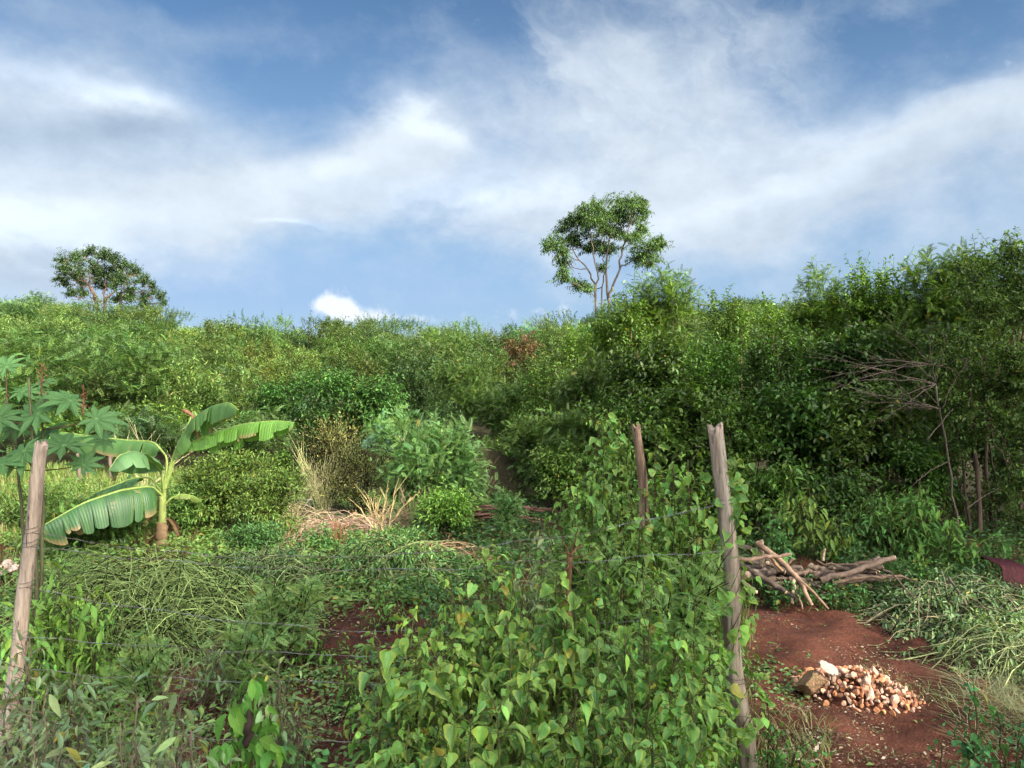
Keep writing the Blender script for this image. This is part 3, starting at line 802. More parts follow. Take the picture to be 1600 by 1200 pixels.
    leaf([(258,765,0),(268,725,0),(290,695,0),(330,678,0),(380,662,-.1),(430,657,-.2),(460,660,-.3)], .14, (.12,.26,.04), 3, 12, .25, hang=.7, label='long bright leaf pointing right with a comb of tears')
    leaf([(258,765,0),(275,712,.1),(292,668,.1),(303,640,.2),(310,660,.1),(313,700,0)], .09, g1, 3, 9, -.2, hang=.9)
    leaf([(256,790,0),(268,778,0),(285,772,0),(302,775,0),(315,783,-.1)], .05, (.16,.22,.04), 3, 4, 0, hang=.5)
    for (p, e) in [((284,640),(306,654)),((300,648),(310,690)),((372,690),(378,676))]:
        a = Acc(); q = bez(P(*p, D), P(*e, D), (0, 0, .02), 6)
        tubes(a, q, [[.006, .02, .025, .02, .012, .004]], (.22, .11, .06), 'dry', 6)
        ob = a.build('dry_leaf', o); ob['label'] = 'shrivelled orange-brown leaf tip'
banana()

# ------------------------------------------------------------------ castor plant (left edge)
def castor(px, d, label, leaves, zscale=1.0, colr=(.070,.155,.050), stemcol=(.75,.95,.6)):
    b = G(px, d); o = thing('castor_plant', b, label, 'castor plant')
    a = Acc(); hubs = []
    tops = [(px-10, 590), (px+10, 640), (px-45, 620)] if zscale == 1 else [(px, leaves[0][1]+10)]
    for i, (x, y) in enumerate(tops):
        q = bez(b+A(0, 0, -.03), P(x, y, d+.1*i), A(.05, 0, 0), 14, .004)
        tubes(a, q, np.linspace(.016*zscale, .006*zscale, 14)[None], stemcol, 'bark', 7); hubs += list(q[5:])
    a.build('stem', o); hubs = np.array(hubs)
    for (x, y, r, dd, tx, tz) in leaves:
        ac = Acc(); c = P(x, y+(14 if zscale == 1 else 0), d+dd)
        j = hubs[np.argmin(np.linalg.norm(hubs-(c-A(0, 0, .08)), axis=1))]
        tubes(ac, bez(j, c, (0, 0, -.02), 7), np.linspace(.0045, .003, 7)[None]*zscale, (1.3, .7, .5), 'bark', 5)
        an = U(0, 6.28); nn_ = nrm(A(tx*.6, -.62+U(-.3, .2), .8)+rng.normal(size=3)*.14); e1 = nrm(np.cross(nn_, A(0, 1, .1))); e2 = np.cross(nn_, e1)
        ax = nrm(e1*math.cos(an)+e2*math.sin(an))[None]; nn_ = nn_[None]
        put_leaves(ac, 'palm', c[None], ax, nn_, A(.95*r/F*d), (np.array(colr)*U(.8, 1.2))[None], 'leaf_plain')
        ac.build('leaf', o)
    if zscale == 1:
        for (x, y) in [(65,590),(130,622)]:
            ac = Acc(); p0 = P(x, y+30, d); 
            tubes(ac, bez(p0, P(x, y-20, d), (0, 0, 0), 6), np.linspace(.005, .002, 6)[None], (1.4, .8, .5), 'bark', 5)
            c0 = P(x, y, d)+rng.normal(size=(60, 3))*A(.012, .012, .055)
            put_leaves(ac, 'kite', c0, rdir(60), rdir(60), .02, np.tile(A(.22, .09, .05), (60, 1)), 'leaf_dry')
            ac.build('seed_spike', o)
castor(55, 4.9, 'castor plant with large star-shaped leaves behind the leaning left fence post',
 [(10,560,45,.3,-.4,.8),(35,598,46,.2,.1,.8),(-5,640,62,-.1,.3,.7),(60,632,62,0,-.3,.8),(110,612,60,.1,.6,1),(150,640,52,0,.5,.6),(100,682,62,-.2,.2,.8),(38,690,58,-.2,-.3,.7),(5,712,60,-.3,-.1,.6),
  (130,712,40,-.1,.5,.6),(80,655,50,.2,-.1,1),(-30,690,60,-.1,.2,.6),(25,655,50,.2,.3,.9),(165,672,34,.2,.7,.9),(-25,600,55,0,.2,.8),(65,585,34,.3,0,.9)])
castor(592, 14, 'small blue-green castor plant at the foot of the creeper mound', [(585,678,20,0,-.5,.8),(600,685,20,0,.4,.8),(592,668,18,.1,0,.8),(612,672,18,.1,.6,.8),(575,690,18,-.1,-.3,.8),(606,700,16,0,.3,.7)], .5, (.055,.13,.085))

# ------------------------------------------------------------------ fence posts and wires
def post(base, top, r0, r1, label, matn, lump=.12, split=True, seed=0, ties=()):
    R = np.random.default_rng(seed); k, s = 46, 28
    t = np.linspace(0, 1, k)
    pth = base+(top-base)*t[:, None]
    ln = np.linalg.norm(top-base)
    pth[:, 0] += .018*np.sin(t*5.3+seed)*np.sin(t*math.pi)+.008*np.sin(t*13+seed*2)*np.sin(t*math.pi)
    o = thing('fence_post', base, label, 'fence post', 'weathered wooden fence posts')
    th = np.arange(s)*2*math.pi/s
    rr = (r0+(r1-r0)*t)[:, None]*(1+lump*np.sin(th*2+seed+t[:, None]*2)+.05*np.sin(th*5+t[:, None]*7+seed)+.035*R.normal(size=(1, s))+.02*R.normal(size=(k, s))+.07*np.sin(t[:, None]*9+th+seed))
    if split:   # a long drying crack running down the shaft from the top
        cr = np.exp(-((th-(-math.pi/2+.55))/.16)**2)[None]*np.clip((t[:, None]-.55)*3, 0, 1)
        rr = rr*(1-.72*cr)
    for _ in range(3):
        t0, th0 = R.uniform(.15, .8), R.uniform(0, 6.28)
        rr = rr*(1+.32*np.exp(-((t[:, None]-t0)*ln/.03)**2-(((th-th0+math.pi) % (2*math.pi)-math.pi)/.5)[None]**2))
    V = pth[:, None]+np.stack([np.cos(th)[None]*rr, np.sin(th)[None]*rr, 0*rr], -1)
    V[-1, :, 2] += .014*np.sin(th*2+seed)+.006*np.sin(th*7)+.005*R.normal(size=s)
    idx = np.arange(k*s).reshape(k, s)
    f = np.stack([idx[:-1], np.roll(idx, -1, 1)[:-1], np.roll(idx, -1, 1)[1:], idx[1:]], -1).reshape(-1, 4)
    topc = V[-1].mean(0)-A(0, 0, .004)
    in_ = V[-1]*.45+topc*.55+A(0, 0, .002)+R.normal(size=(s, 3))*.0015
    V2 = np.concatenate([V.reshape(-1, 3), in_, topc[None]]); n0 = k*s
    q = np.stack([idx[-1], np.roll(idx[-1], -1), n0+(np.arange(s)+1) % s, n0+np.arange(s)], -1)
    tri = np.stack([n0+np.arange(s), n0+(np.arange(s)+1) % s, np.full(s, n0+s)], -1)
    a = Acc(); a.add(V2, [f, q, tri], (1, 1, 1), matn); a.build('shaft', o)
    for tz in ties:
        j = tz; c = base+(top-base)*j; r = (r0+(r1-r0)*j)*1.16
        an = np.linspace(0, 2*math.pi*2.2, 40)
        c = c+A(.018*math.sin(j*5.3+seed)*math.sin(j*math.pi), 0, 0)
        w = Acc(); tubes(w, (c+np.stack([np.cos(an)*r, np.sin(an)*r, .003*an-.01+.006*np.sin(an)], 1))[None], .0017, (1, 1, 1), 'wire', 5)
        w.build('wire_tie', o)
    return o
pR0, pR1 = P(1176, 1228, 3.5), P(1117, 667, 3.5)
pM0, pM1 = P(1045, 1095, 4.4), P(994, 667, 4.4)
pL0, pL1 = P(-2, 1195, 3.65), P(64, 694, 3.65)
for p_ in (pR0, pM0, pL0): p_[2] = gz(p_[0], p_[1])-.08
post(pR0, pR1, .038, .036, 'thick right-hand fence post with a long crack and creepers climbing it', 'post', .10, True, 3, (.33, .52, .68, .8))
post(pM0, pM1, .031, .024, 'thin charred and splintered fence post rising out of the leafy bush', 'burnt', .18, True, 8, (.55,))
post(pL0, pL1, .034, .026, 'leaning pale fence post at the left with wire wound round it', 'post', .08, False, 5, (.43, .58, .70, .74))
# knot/branch stub on the right post
def wires():
    data = [ # right t, left t, sag, label
     (.80,.74,.17,'topmost fence wire sagging between the left and right posts'),
     (.68,.70,.10,'second fence wire from the top, running just below the topmost'),
     (.52,.58,.14,'third fence wire from the top, crossing the cut twig heap'),
     (.42,.43,.06,'fourth fence wire from the top'),
     (.33,.34,.05,'fifth fence wire from the top, low across the weeds'),
     (.17,.18,.03,'lowest fence wire close to the ground')]
    for tr, tl, sag, lab in data:
        a = Acc(); e0 = pL0+(pL1-pL0)*tl+A(.03, -.03, 0); e1 = pR0+(pR1-pR0)*tr+A(-.03, -.03, 0)
        k = 90; t = np.linspace(0, 1, k)[:, None]
        q = e0+(e1-e0)*t+A(0, 0, -1)*sag*4*t*(1-t)
        w = np.cumsum(rng.normal(size=(k, 3))*.0022, 0); w -= w[0]+(w[-1]-w[0])*t
        q = q+w*A(.3, 1, 1)+A(0, 0, .006)*np.sin(t*37)
        an = t[:, 0]*150
        for ph in (0, math.pi):
            tw = np.stack([0*an, np.cos(an+ph), np.sin(an+ph)], 1)*.0010
            tubes(a, (q+tw)[None], .0011, (1, 1, 1), 'wire', 5)
        for i in range(3, k-2, 5):
            c = q[i]
            for s_ in (-1, 1):
                dd = nrm(rng.normal(size=3)*A(.4, 1, 1))*.011
                tubes(a, np.array([c-dd, c, c+dd])[None], [[.0004, .0009, .0004]], (1, 1, 1), 'wire', 4)
        tag(a.build('fence_wire', None, e0), lab, 'wire', 'wires of the fence')
wires()
for i, (x, y0, y1, lab) in enumerate([(125,738,708,'short stake behind the grassy strip, leftmost of three far stakes'),(137,742,712,'thin short stake in the middle of three far stakes'),(174,728,697,'short forked stake, rightmost of three far stakes')]):
    d = 13.5+.3*i; g = G(x, d); a = Acc()
    tubes(a, bez(g+A(0, 0, -.1), P(x-4, y1, d), A(.01, 0, 0), 8, .006), np.linspace(.04 if i != 1 else .022, .028 if i != 1 else .016, 8)[None], (2.4, 2.0, 1.6), 'bark', 9)
    if i == 2: tubes(a, bez(P(x, 712, d), P(x+9, 692, d), (0, 0, 0), 5), np.linspace(.02, .012, 5)[None], (2.4, 2, 1.6), 'bark', 7)
    tag(a.build('stake', None, g), lab, 'stake', 'stakes of a far fence')

# ------------------------------------------------------------------ big leafy shrubs in front (heart-shaped leaves)
SC_TAN = (1.9, 1.5, .9)
def leafy(name, px, d, top, spreadpx, nst, label, cat='bush', leaf=1.0, sp='heart', shift=None, lean=0., group=None, dens=1.0, inner=True, mname='leaf_broad', stemc=(.45,.6,.25), d_off=.3):
    if sp == 'greyweed': stemc = SC_TAN
    S_ = SP[sp]; b = G(px, d); o = thing(name, b, label, cat, group)
    st, lv = Acc(), Acc(); hgt = H+(600-top)/F*d-b[2]; w = spreadpx/F*d/2
    for i in range(nst):
        u = U(-1, 1) if i else 0.0
        h = hgt*(1-.5*u*u)*(U(.62, 1.0) if i else 1.0)
        p0 = b+A(U(-.3, .3)*w, U(-.3, .3)*w, -.02)
        e = b+A(u*w+lean, U(-1, 1)*w*.7*d_off/.3, h)
        k = 12; q = bez(p0, e, A(u*w*.25, 0, .1*h), k, .006)
        tubes(st, q, np.linspace(.0055, .002, k)[None], stemc, 'bark', 5)
        L = np.linalg.norm(e-p0); n = int(L/(.022 if d < 3 else .026)*dens)
        tt = np.power(U(.12, 1.0, n), .8); fi = tt*(k-1); j = np.minimum(fi.astype(int), k-2); fr = (fi-j)[:, None]
        pos = q[j]*(1-fr)+q[j+1]*fr; tan = nrm(q[j+1]-q[j])
        ph = np.arange(n)*2.4+U(0, 6.28)
        rf = nrm(np.cross(tan, A(1, .1, 0))); bb = np.cross(tan, rf)
        lat = rf*np.cos(ph)[:, None]+bb*np.sin(ph)[:, None]
        pl = U(.02, .09, n)*leaf
        tip = pos+(lat*.9+tan*.5)*pl[:, None]
        pp = np.stack([pos, pos*.5+tip*.5+A(0, 0, .006), tip], 1)
        tubes(st, pp, .0012, stemc, 'bark', 3, False)
        ax = lat*.75+tan*.1+A(0, 0, -1)*U(-.05, 1.1, (n, 1))+rng.normal(size=(n, 3))*.25
        nn_ = lat*.45+A(0, 0, .9)+rng.normal(size=(n, 3))*.36
        sz = S_['s']*leaf*np.clip(np.exp(rng.normal(size=n)*.38)*.76, .3, 1.25)*(.98 if d < 3 else 1.05)*(1.05-.5*np.clip(tt-.75, 0, 1)*2)
        c = cols(S_, n, shift)
        tipy = tt[:, None] > .9
        c = np.where(tipy, c*A(1.3, 1.2, 1.0), c)
        if S_['t'] == 'heart':
            pick = rng.integers(0, 9, n)
            for z_, tn in enumerate(['hv0', 'hv1', 'hv2', 'hv3', 'hv4', 'hv5', 'oval', 'lance', 'hv3']):
                m_ = pick == z_; put_leaves(lv, tn, tip[m_], ax[m_], nn_[m_], sz[m_], c[m_], mname)
        else: put_leaves(lv, S_['t'], tip, ax, nn_, sz, c, mname)
        # side shoots with small young leaves
        ns = max(1, int(3*dens)); js = rng.integers(3, k-1, ns)
        if inner:
            dd = nrm(rdir(ns)+A(0, -.1, .5)); twig_foliage(lv, dict(S_, n=6, dr=.3), q[js], dd, .22*leaf, .72*leaf, shift, mname, stemc, .002)
    st.build('stems', o); lv.build('foliage', o)
    return o
FG = 'large-leaved bushes growing along the fence'
leafy('bush', 955, 4.75, 640, 210, 44, 'tall pointed bush of heart-shaped leaves wrapped round the charred middle post', leaf=.85, group=FG, dens=1.35)
leafy('bush', 930, 4.1, 690, 110, 14, 'leafy side shoots left of the charred post, rising nearly as high as its top', leaf=.9, group=FG, dens=1.2)
leafy('bush', 965, 4.65, 655, 80, 18, 'tallest narrow leafy spire directly left of the charred post top', leaf=.85, group=FG, dens=1.3)
leafy('bush', 905, 4.6, 730, 100, 14, 'left flank of the tall pointed bush, lower than its spire', leaf=.85, group=FG, dens=1.2)
leafy('bush', 1025, 4.7, 690, 80, 14, 'leafy stems just right of the charred post top', leaf=.85, group=FG, dens=1.2)
leafy('bush', 1065, 4.3, 715, 170, 30, 'heart-leaved bush filling the gap between the charred and thick posts', leaf=.85, group=FG, dens=1.2)
leafy('bush', 985, 4.0, 770, 130, 20, 'leafy bush covering the lower half of the charred middle post', leaf=.8, group=FG, dens=1.3)
leafy('bush', 900, 4.1, 760, 110, 8, 'narrow leafy bush behind the red root, left of the charred post', leaf=.75, group=FG, dens=1.1)
leafy('bush', 760, 3.2, 850, 170, 16, 'bush with a slim leafy spire left of the red root', leaf=.85, group=FG, dens=1.2)
leafy('bush', 700, 3.0, 905, 150, 12, 'yellow-green bush at the left shoulder of the front bushes', leaf=.85, group=FG, shift=A(1.15, 1.05, 1), dens=1.2)
leafy('bush', 640, 2.7, 975, 190, 14, 'front bush with big wilted yellow-edged leaves, farthest left of the row', leaf=1.0, group=FG, shift=A(1.05, 1, 1.05), dens=1.15)
leafy('bush', 590, 2.65, 1010, 90, 4, 'thin stems with large drooping leaves beside the bare red soil', leaf=1.05, group=FG, dens=.9, inner=False)
leafy('bush', 870, 2.9, 880, 200, 17, 'broad front bush in the middle of the row, below the red root', leaf=.95, group=FG, dens=1.15)
leafy('bush', 790, 2.45, 985, 230, 16, 'lowest bush at the bottom centre of the view with yellow-edged leaves', leaf=.95, group=FG, shift=A(1.05, 1, 1), dens=1.2)
leafy('bush', 1010, 2.75, 900, 170, 15, 'bush with pointed bright leaves below the charred post', leaf=.85, group=FG, shift=A(.95, 1.05, 1), dens=1.15)
leafy('bush', 1080, 2.9, 930, 150, 13, 'bush leaning against the foot of the thick right post', leaf=.9, group=FG, dens=1.15)
leafy('bush', 940, 2.35, 1020, 230, 15, 'dark lower bush at the bottom, between centre and the thick post', leaf=.85, group=FG, shift=A(.75, .85, .95), dens=1.2)
leafy('bush', 1085, 2.4, 1060, 150, 11, 'small bush at the bottom hiding the base of the thick post', leaf=.8, group=FG, shift=A(.85, .92, 1), dens=1.15)
leafy('bush', 1120, 3.9, 860, 90, 6, 'feathery-leaved weed just left of the thick post', leaf=1.1, sp='bright', group=FG, shift=A(.8, .9, 1), mname='leaf_plain')
for (px, d, top, w, n, lab) in [(1010, 2.9, 1040, 120, 8, 'blue-green lacy weed in the lower front bushes'), (930, 3.9, 850, 110, 9, 'fine grassy weed behind the red root'), (1060, 3.3, 880, 120, 9, 'tall lacy weed between the two right posts')]:
    shrub(px, d, top, w, 'blueft', lab, 'weed', 'weed', 'lacy weeds among the front bushes', 110, .8, None, 7, r0=.004)
for (px, d, w) in [(890, 4.2, .5), (1060, 4.0, .5)]: pass

for (px, d, top, w, n, sp_, lab) in [
 (800, 3.6, 900, 150, 26, 'bright', 'fine-leaved weed between the slim leafy spire and the red root'),
 (940, 3.5, 860, 130, 24, 'bright', 'fine-leaved weed between the red root and the charred post'),
 (1080, 3.4, 860, 110, 20, 'bright', 'fine-leaved weed filling the gap left of the thick post'),
 (720, 3.4, 960, 130, 20, 'bright', 'fine-leaved weed at the left of the slim leafy spire'),
 (980, 2.6, 1000, 150, 20, 'bright', 'fine-leaved weed low among the front bushes below the charred post')]:
    leafy('weed', px, d, top, w, n, lab, 'weed', .7, sp_, A(.85, .95, .9), 0., 'lacy weeds among the front bushes', .8, True, 'leaf_plain')
# creeper on the thick post
def creeper():
    a, st = Acc(), Acc(); b = G(1176, 3.5)
    o = thing('creeper', b, 'creeper with small bright leaves twining up the thick right post', 'creeper')
    for s_ in range(5):
        t = np.linspace(.02, U(.6, .82), 60); ang = t*U(14, 26)+U(0, 6.28)
        c = pR0+(pR1-pR0)*t[:, None]
        q = c+np.stack([np.cos(ang), np.sin(ang), 0*ang], 1)*U(.045, .06)
        tubes(st, q[None], .0018, (.6, .8, .3), 'bark', 4)
        idx = rng.integers(0, 60, 46); p = q[idx]
        out = nrm((p-c[idx])*A(1, 1, 0)); out[:, 1] -= .4
        tip = p+out*U(.01, .06, (46, 1))
        ax = nrm(out*.7+A(0, 0, -.7)+rng.normal(size=(46, 3))*.35)
        tn = 'heart' if s_ % 2 else 'heart3'
        put_leaves(a, tn, tip, ax, out+A(0, 0, .5)+rng.normal(size=(46, 3))*.3, U(.025, .05, 46), cols(dict(SP['heart'], base=A(.13, .29, .045)), 46), 'leaf_broad')
    # a fuller collar of leaves near the upper third
    n = 60; c = P(1140, 775, 3.5)+rng.normal(size=(n, 3))*A(.05, .035, .07)
    put_leaves(a, 'heart', c, nrm(rdir(n)+A(0, -.3, -.8)), nrm(rdir(n)*.5+A(0, -.5, .6)), U(.03, .06, n), cols(SP['heart'], n), 'leaf_broad')
    st.build('stems', o); a.build('foliage', o)
creeper()

# wilted bright sapling bottom left-centre
def sapling():
    b = G(388, 2.5); o = thing('sapling', b, 'bright green sapling with limp hanging leaves at the bottom left of centre', 'sapling')
    st, lv = Acc(), Acc()
    sp_ = dict(SP['heart'], base=A(.10, .24, .035), var=.2, yellow=0)
    for (x, y) in [(395,1062),(372,1120),(415,1130),(350,1160),(425,1170)]:
        q = bez(b, P(x, y, 2.45), A(0, 0, .03), 10, .002)
        tubes(st, q, np.linspace(.006, .003, 10)[None], (.4, .35, .2), 'bark', 6)
        n = 15; j = rng.integers(4, 10, n); j[:5] = 9
        lat = rdir(n)*A(1, 1, .3); pos = q[j]+lat*.02
        put_leaves(lv, 'oval', pos, nrm(lat*.8+A(0, 0, -.9)), nrm(lat+A(0, -.2, .6)), U(.045, .085, n), cols(sp_, n), 'leaf_plain', 1.0)
    n = 26; c = P(388, 1135, 2.42)+rng.normal(size=(n, 3))*A(.042, .035, .06)
    put_leaves(lv, 'oval', c, nrm(rdir(n)*.7+A(0, 0, -.8)), nrm(rdir(n)*.5+A(0, -.4, .6)), U(.045, .095, n), cols(sp_, n, A(.9, .9, 1)), 'leaf_plain', 1.05)
    st.build('stems', o); lv.build('foliage', o)
    a = Acc(); tubes(a, bez(P(385, 1168, 2.3), P(390, 1110, 2.3), (.01, 0, 0), 8, .004), [[.006,.012,.014,.012,.013,.01,.008,.004]], (.25, .2, .18), 'bark', 7)
    a.build('dead_tip', o)
sapling()

# red upturned root
def root():
    a = Acc(); c = P(893, 1010, 3.3)
    rc = (1.9, .75, .45)
    tubes(a, bez(G(900, 3.3), P(890, 870, 3.25), A(-.03, 0, 0), 14, .006), np.linspace(.014, .011, 14)[None]*(1+.2*np.sin(np.arange(14)*2.1)), rc, 'bark', 8)
    for (x, y, r) in [(878,838,.006),(912,852,.008),(905,822,.005),(872,862,.005),(925,868,.004),(880,905,.005),(918,905,.003),(868,925,.003)]:
        j = P(891, 868+U(-3, 18), 3.25)
        tubes(a, bez(j, P(x, y, 3.25+U(-.06, .06)), A(U(-.01, .01), 0, .01), 9, .003), np.linspace(r, r*.3, 9)[None], rc, 'bark', 6)
    tag(a.build('root', None, G(900, 3.3)), 'upturned rust-red root sticking up left of the charred middle post', 'root')
root()

# ------------------------------------------------------------------ heaps of cut brush
def brush(px, d, w, dep, h, ncurve, col, label, sp=None, nleafy=0, stemr=.0035, group='heaps of cut brush', loop=.5, size=1., shift=None, smat='dry'):
    g = G(px, d); a, lv = Acc(), Acc(); o = thing('brush_heap', g, label, 'brush heap', group)
    n = ncurve; ang = U(0, 6.28, n); rad = np.sqrt(U(0, 1, n))
    c = np.stack([g[0]+np.cos(ang)*rad*w, g[1]+np.sin(ang)*rad*dep, np.zeros(n)], 1)
    c[:, 2] = ground_h(c[:, 0], c[:, 1])+h*(1-rad**2)*U(.25, 1.0, n)
    hd = U(0, 6.28, n); L = U(.3, 1.0, n)*loop*1.3
    dv = np.stack([np.cos(hd), np.sin(hd)*.8, 0*hd], 1)
    t = np.linspace(-1, 1, 9)[None, :, None]
    arch = U(.1, .5, n)[:, None, None]*L[:, None, None]
    q = c[:, None]+dv[:, None]*t*L[:, None, None]*.5+A(0, 0, 1)*arch*(.25-t*t)+rng.normal(size=(n, 9, 3))*.008
    q[..., 2] = np.maximum(q[..., 2], ground_h(q[..., 0], q[..., 1])+.01)
    cc = np.array(col)*np.exp(rng.normal(size=(n, 1))*.3)
    tubes(a, q, np.linspace(stemr, stemr*.4, 9)[None]*U(.6, 1.6, (n, 1)), cc, smat, 4)
    if sp:
        m = nleafy; k = rng.integers(0, n, m); kk = rng.integers(1, 8, m)
        p0 = q[k, kk]; d0 = nrm(q[k, kk+1]-q[k, kk]+rdir(m)*.05)
        twig_foliage(lv, SP[sp], p0, d0, SP[sp]['L']*size*U(.5, 1, m), size, shift, 'leaf')
    a.build('stems', o); lv.build('foliage', o)
    return o
brush(525, 9.1, .62, .35, .26, 330, (.50, .34, .24), 'low heap of pinkish dry straw around the crumpled sheets', 'brown', 60, .004, size=.5, shift=A(1.5,2,2), loop=.6)
brush(470, 10.0, .6, .4, .22, 240, (.40, .32, .20), 'tan straw and cut stalks lying left of the dry upright stalks', 'dryyel', 80, .004, size=.8, loop=.8)
brush(610, 9.6, .5, .4, .2, 180, (.36, .24, .16), 'brownish cut stalks under the pale feathery shrub', 'wilt', 60, .004, size=.6, loop=.8)
brush(235, 5.6, .95, .6, .60, 900, (.29, .38, .12), 'heap of thin green arching twigs below the banana plant', 'dryyel', 900, .0034, size=.9, shift=A(.55,.85,.7), loop=.75)
brush(130, 6.4, .6, .5, .42, 260, (.20, .29, .09), 'lower tangle of green twigs next to the left post', 'wilt', 90, .003, size=.7)
brush(610, 7.0, .85, .55, .42, 240, (.18, .20, .08), 'long heap of cut green branches with hanging leaves behind the wires', 'wilt', 620, .004, size=.8, shift=A(1.05,1.25,1.0), loop=.9)
brush(430, 6.9, .5, .45, .34, 200, (.26, .32, .13), 'grey-green heap of cut branches right of the arching twigs', 'wilt', 300, .004, size=.75, shift=A(.8,.85,.8), loop=.8)
brush(1515, 5.8, .7, .65, .34, 220, (.30, .26, .15), 'heap of wilted cut branches with grey-green leaves right of the rubble', 'wilt', 760, .004, size=.75, shift=A(1.35,1.3,1.5), loop=.8)
brush(1570, 5.0, .4, .4, .25, 200, (.24, .27, .12), 'lighter wilted branches and stalks at the right edge', 'wilt', 160, .003, size=.7, shift=A(1.4,1.35,1.4), loop=.7)
brush(690, 7.6, .45, .3, .25, 70, (.34, .22, .13), 'dry brown end of the long heap of cut branches', 'brown', 40, .005, size=.6, loop=.9)
for (x0, y0, x1, y1, lab) in [(1392,895,1470,985,'pale stick lying across the right-hand brush heap, longest one'),(1482,902,1510,945,'short thick cut stick standing in the right-hand brush heap')]:
    a = Acc(); tubes(a, bez(P(x0, y0, 5.9), P(x1, y1, 5.5), (0, 0, .02), 8, .003), np.linspace(.010 if x0 > 1400 else .006, .008 if x0 > 1400 else .004, 8)[None], (3.0, 2.2, 1.4), 'bark', 7)
    tag(a.build('stick', None, P(x1, y1, 5.5)), lab, 'stick')

# ------------------------------------------------------------------ firewood
FW = 'sticks of the firewood pile'
def log(p0, p1, r, bend, col, label, fork=False, group=FW, name='firewood_stick', endc=(.55,.40,.26)):
    r = r*.8; col = np.array(col)*.75; k, s = 14, 10; q = bez(p0, p1, bend, k, np.linalg.norm(p1-p0)*.012)
    rr = np.linspace(r, r*.72, k)*(1+.10*rng.normal(size=k))
    a = Acc(); tubes(a, q[None], rr[None], col, 'log', s, False)
    for e, j in ((0, 0), (1, k-1)):
        tg = nrm(q[1]-q[0]) if e == 0 else nrm(q[-1]-q[-2])
        tubes(a, np.array([q[j]-tg*.002, q[j]+tg*.0025*(1 if e else -1)])[None], [[rr[j]*.95, rr[j]*.93]], endc, 'log', s)
    if fork:
        j = q[8]; tubes(a, bez(j, j+(p1-p0)*.42+A(.07, 0, -.05), (0, 0, .02), 8, .003), np.linspace(r*.65, r*.4, 8)[None], col, 'log', 8)
    return tag(a.build(name, None, p0), label, 'firewood', group)
BR, TAN, PAL_ = (.22,.155,.12), (.40,.26,.17), (.52,.37,.26)
def L2(x0, y0, d0, x1, y1, d1, r, col, label, fork=False, b=None):
    log(P(x0, y0, d0), P(x1, y1, d1), r, A(*(b or (U(-.03, .03), 0, U(-.02, .03)))), col, label, fork)
L2(1183, 849, 6.35, 1268, 945, 5.95, .030, TAN, 'long pale forked branch sloping down the front of the firewood pile', True, (.09, 0, .06))
L2(1187, 845, 6.4, 1190, 885, 6.3, .034, PAL_, 'short thick pale log standing on end on top of the firewood')
L2(1196, 860, 6.35, 1222, 892, 6.3, .020, (.55,.34,.18), 'orange-tan stick leaning at the top left of the firewood')
L2(1240, 895, 6.3, 1238, 942, 6.05, .020, PAL_, 'thin grey forked stick hanging down the front of the firewood', True)
L2(1286, 876, 6.5, 1289, 858, 6.5, .016, PAL_, 'short upright stub poking out of the middle of the firewood')
L2(1160, 900, 6.2, 1200, 893, 6.4, .050, (.30,.22,.18), 'thick grey log at the left foot of the firewood pile')
L2(1150, 905, 6.1, 1182, 925, 6.0, .028, BR, 'curved brown stick on the ground at the left foot of the firewood')
L2(1270, 900, 6.5, 1345, 893, 6.6, .042, BR, 'thick dark log lying flat on the right of the firewood')
L2(1310, 912, 6.3, 1376, 905, 6.5, .048, (.17,.12,.095), 'dark bent log at the right end of the firewood pile', False, (0, 0, .05))
L2(1345, 890, 6.5, 1372, 872, 6.6, .040, BR, 'stubby log sticking up at the right end of the firewood pile')
for i in range(64):
    leftp = i < 38
    if leftp:
        cx = U(1168, 1265); top = 905-(1265-cx)*.5*U(.1, 1)+U(0, 12); d = U(6.2, 6.8); ln = U(.25, .6); sl = U(-.8, .5)
    else:
        cx = U(1245, 1370); top = U(882, 918); d = U(6.2, 6.9); ln = U(.3, .7); sl = U(-.5, .4)
    c = P(cx, top, d); c[2] = max(c[2], gz(c[0], c[1])+.04)
    dv = nrm(A(1, U(-.8, .8), sl))*ln/2
    p0, p1 = c-dv, c+dv
    for q in (p0, p1): q[2] = max(q[2], gz(q[0], q[1])+.025)
    col = np.array([BR, (.30,.20,.14), (.24,.17,.13), (.20,.15,.12)][rng.integers(0, 4)])*U(.5, 1.05)
    log(p0, p1, U(.012, .036), A(U(-.05, .05), U(-.04, .04), U(-.03, .05)), col,
        'brown stick in the jumbled upper left half of the firewood pile' if leftp else 'dark brown stick in the flat right half of the firewood pile', rng.random() < .25)
# dark branch heap in the gully
for i in range(22):
    c = P(U(745, 825), U(795, 818), U(9.6, 10.4)); c[2] = max(c[2], gz(c[0], c[1])+.03)
    dv = nrm(A(1, U(-.6, .6), U(-.3, .4)))*U(.2, .5); p0, p1 = c-dv, c+dv
    for q in (p0, p1): q[2] = max(q[2], gz(q[0], q[1])+.02)
    log(p0, p1, U(.012, .028), A(0, 0, U(-.03, .08)), np.array((.16,.08,.06))*U(.6, 1.5), 'dark red-brown branch in the low heap at the mouth of the gully', rng.random() < .4, 'branches heaped at the mouth of the gully', 'branch')

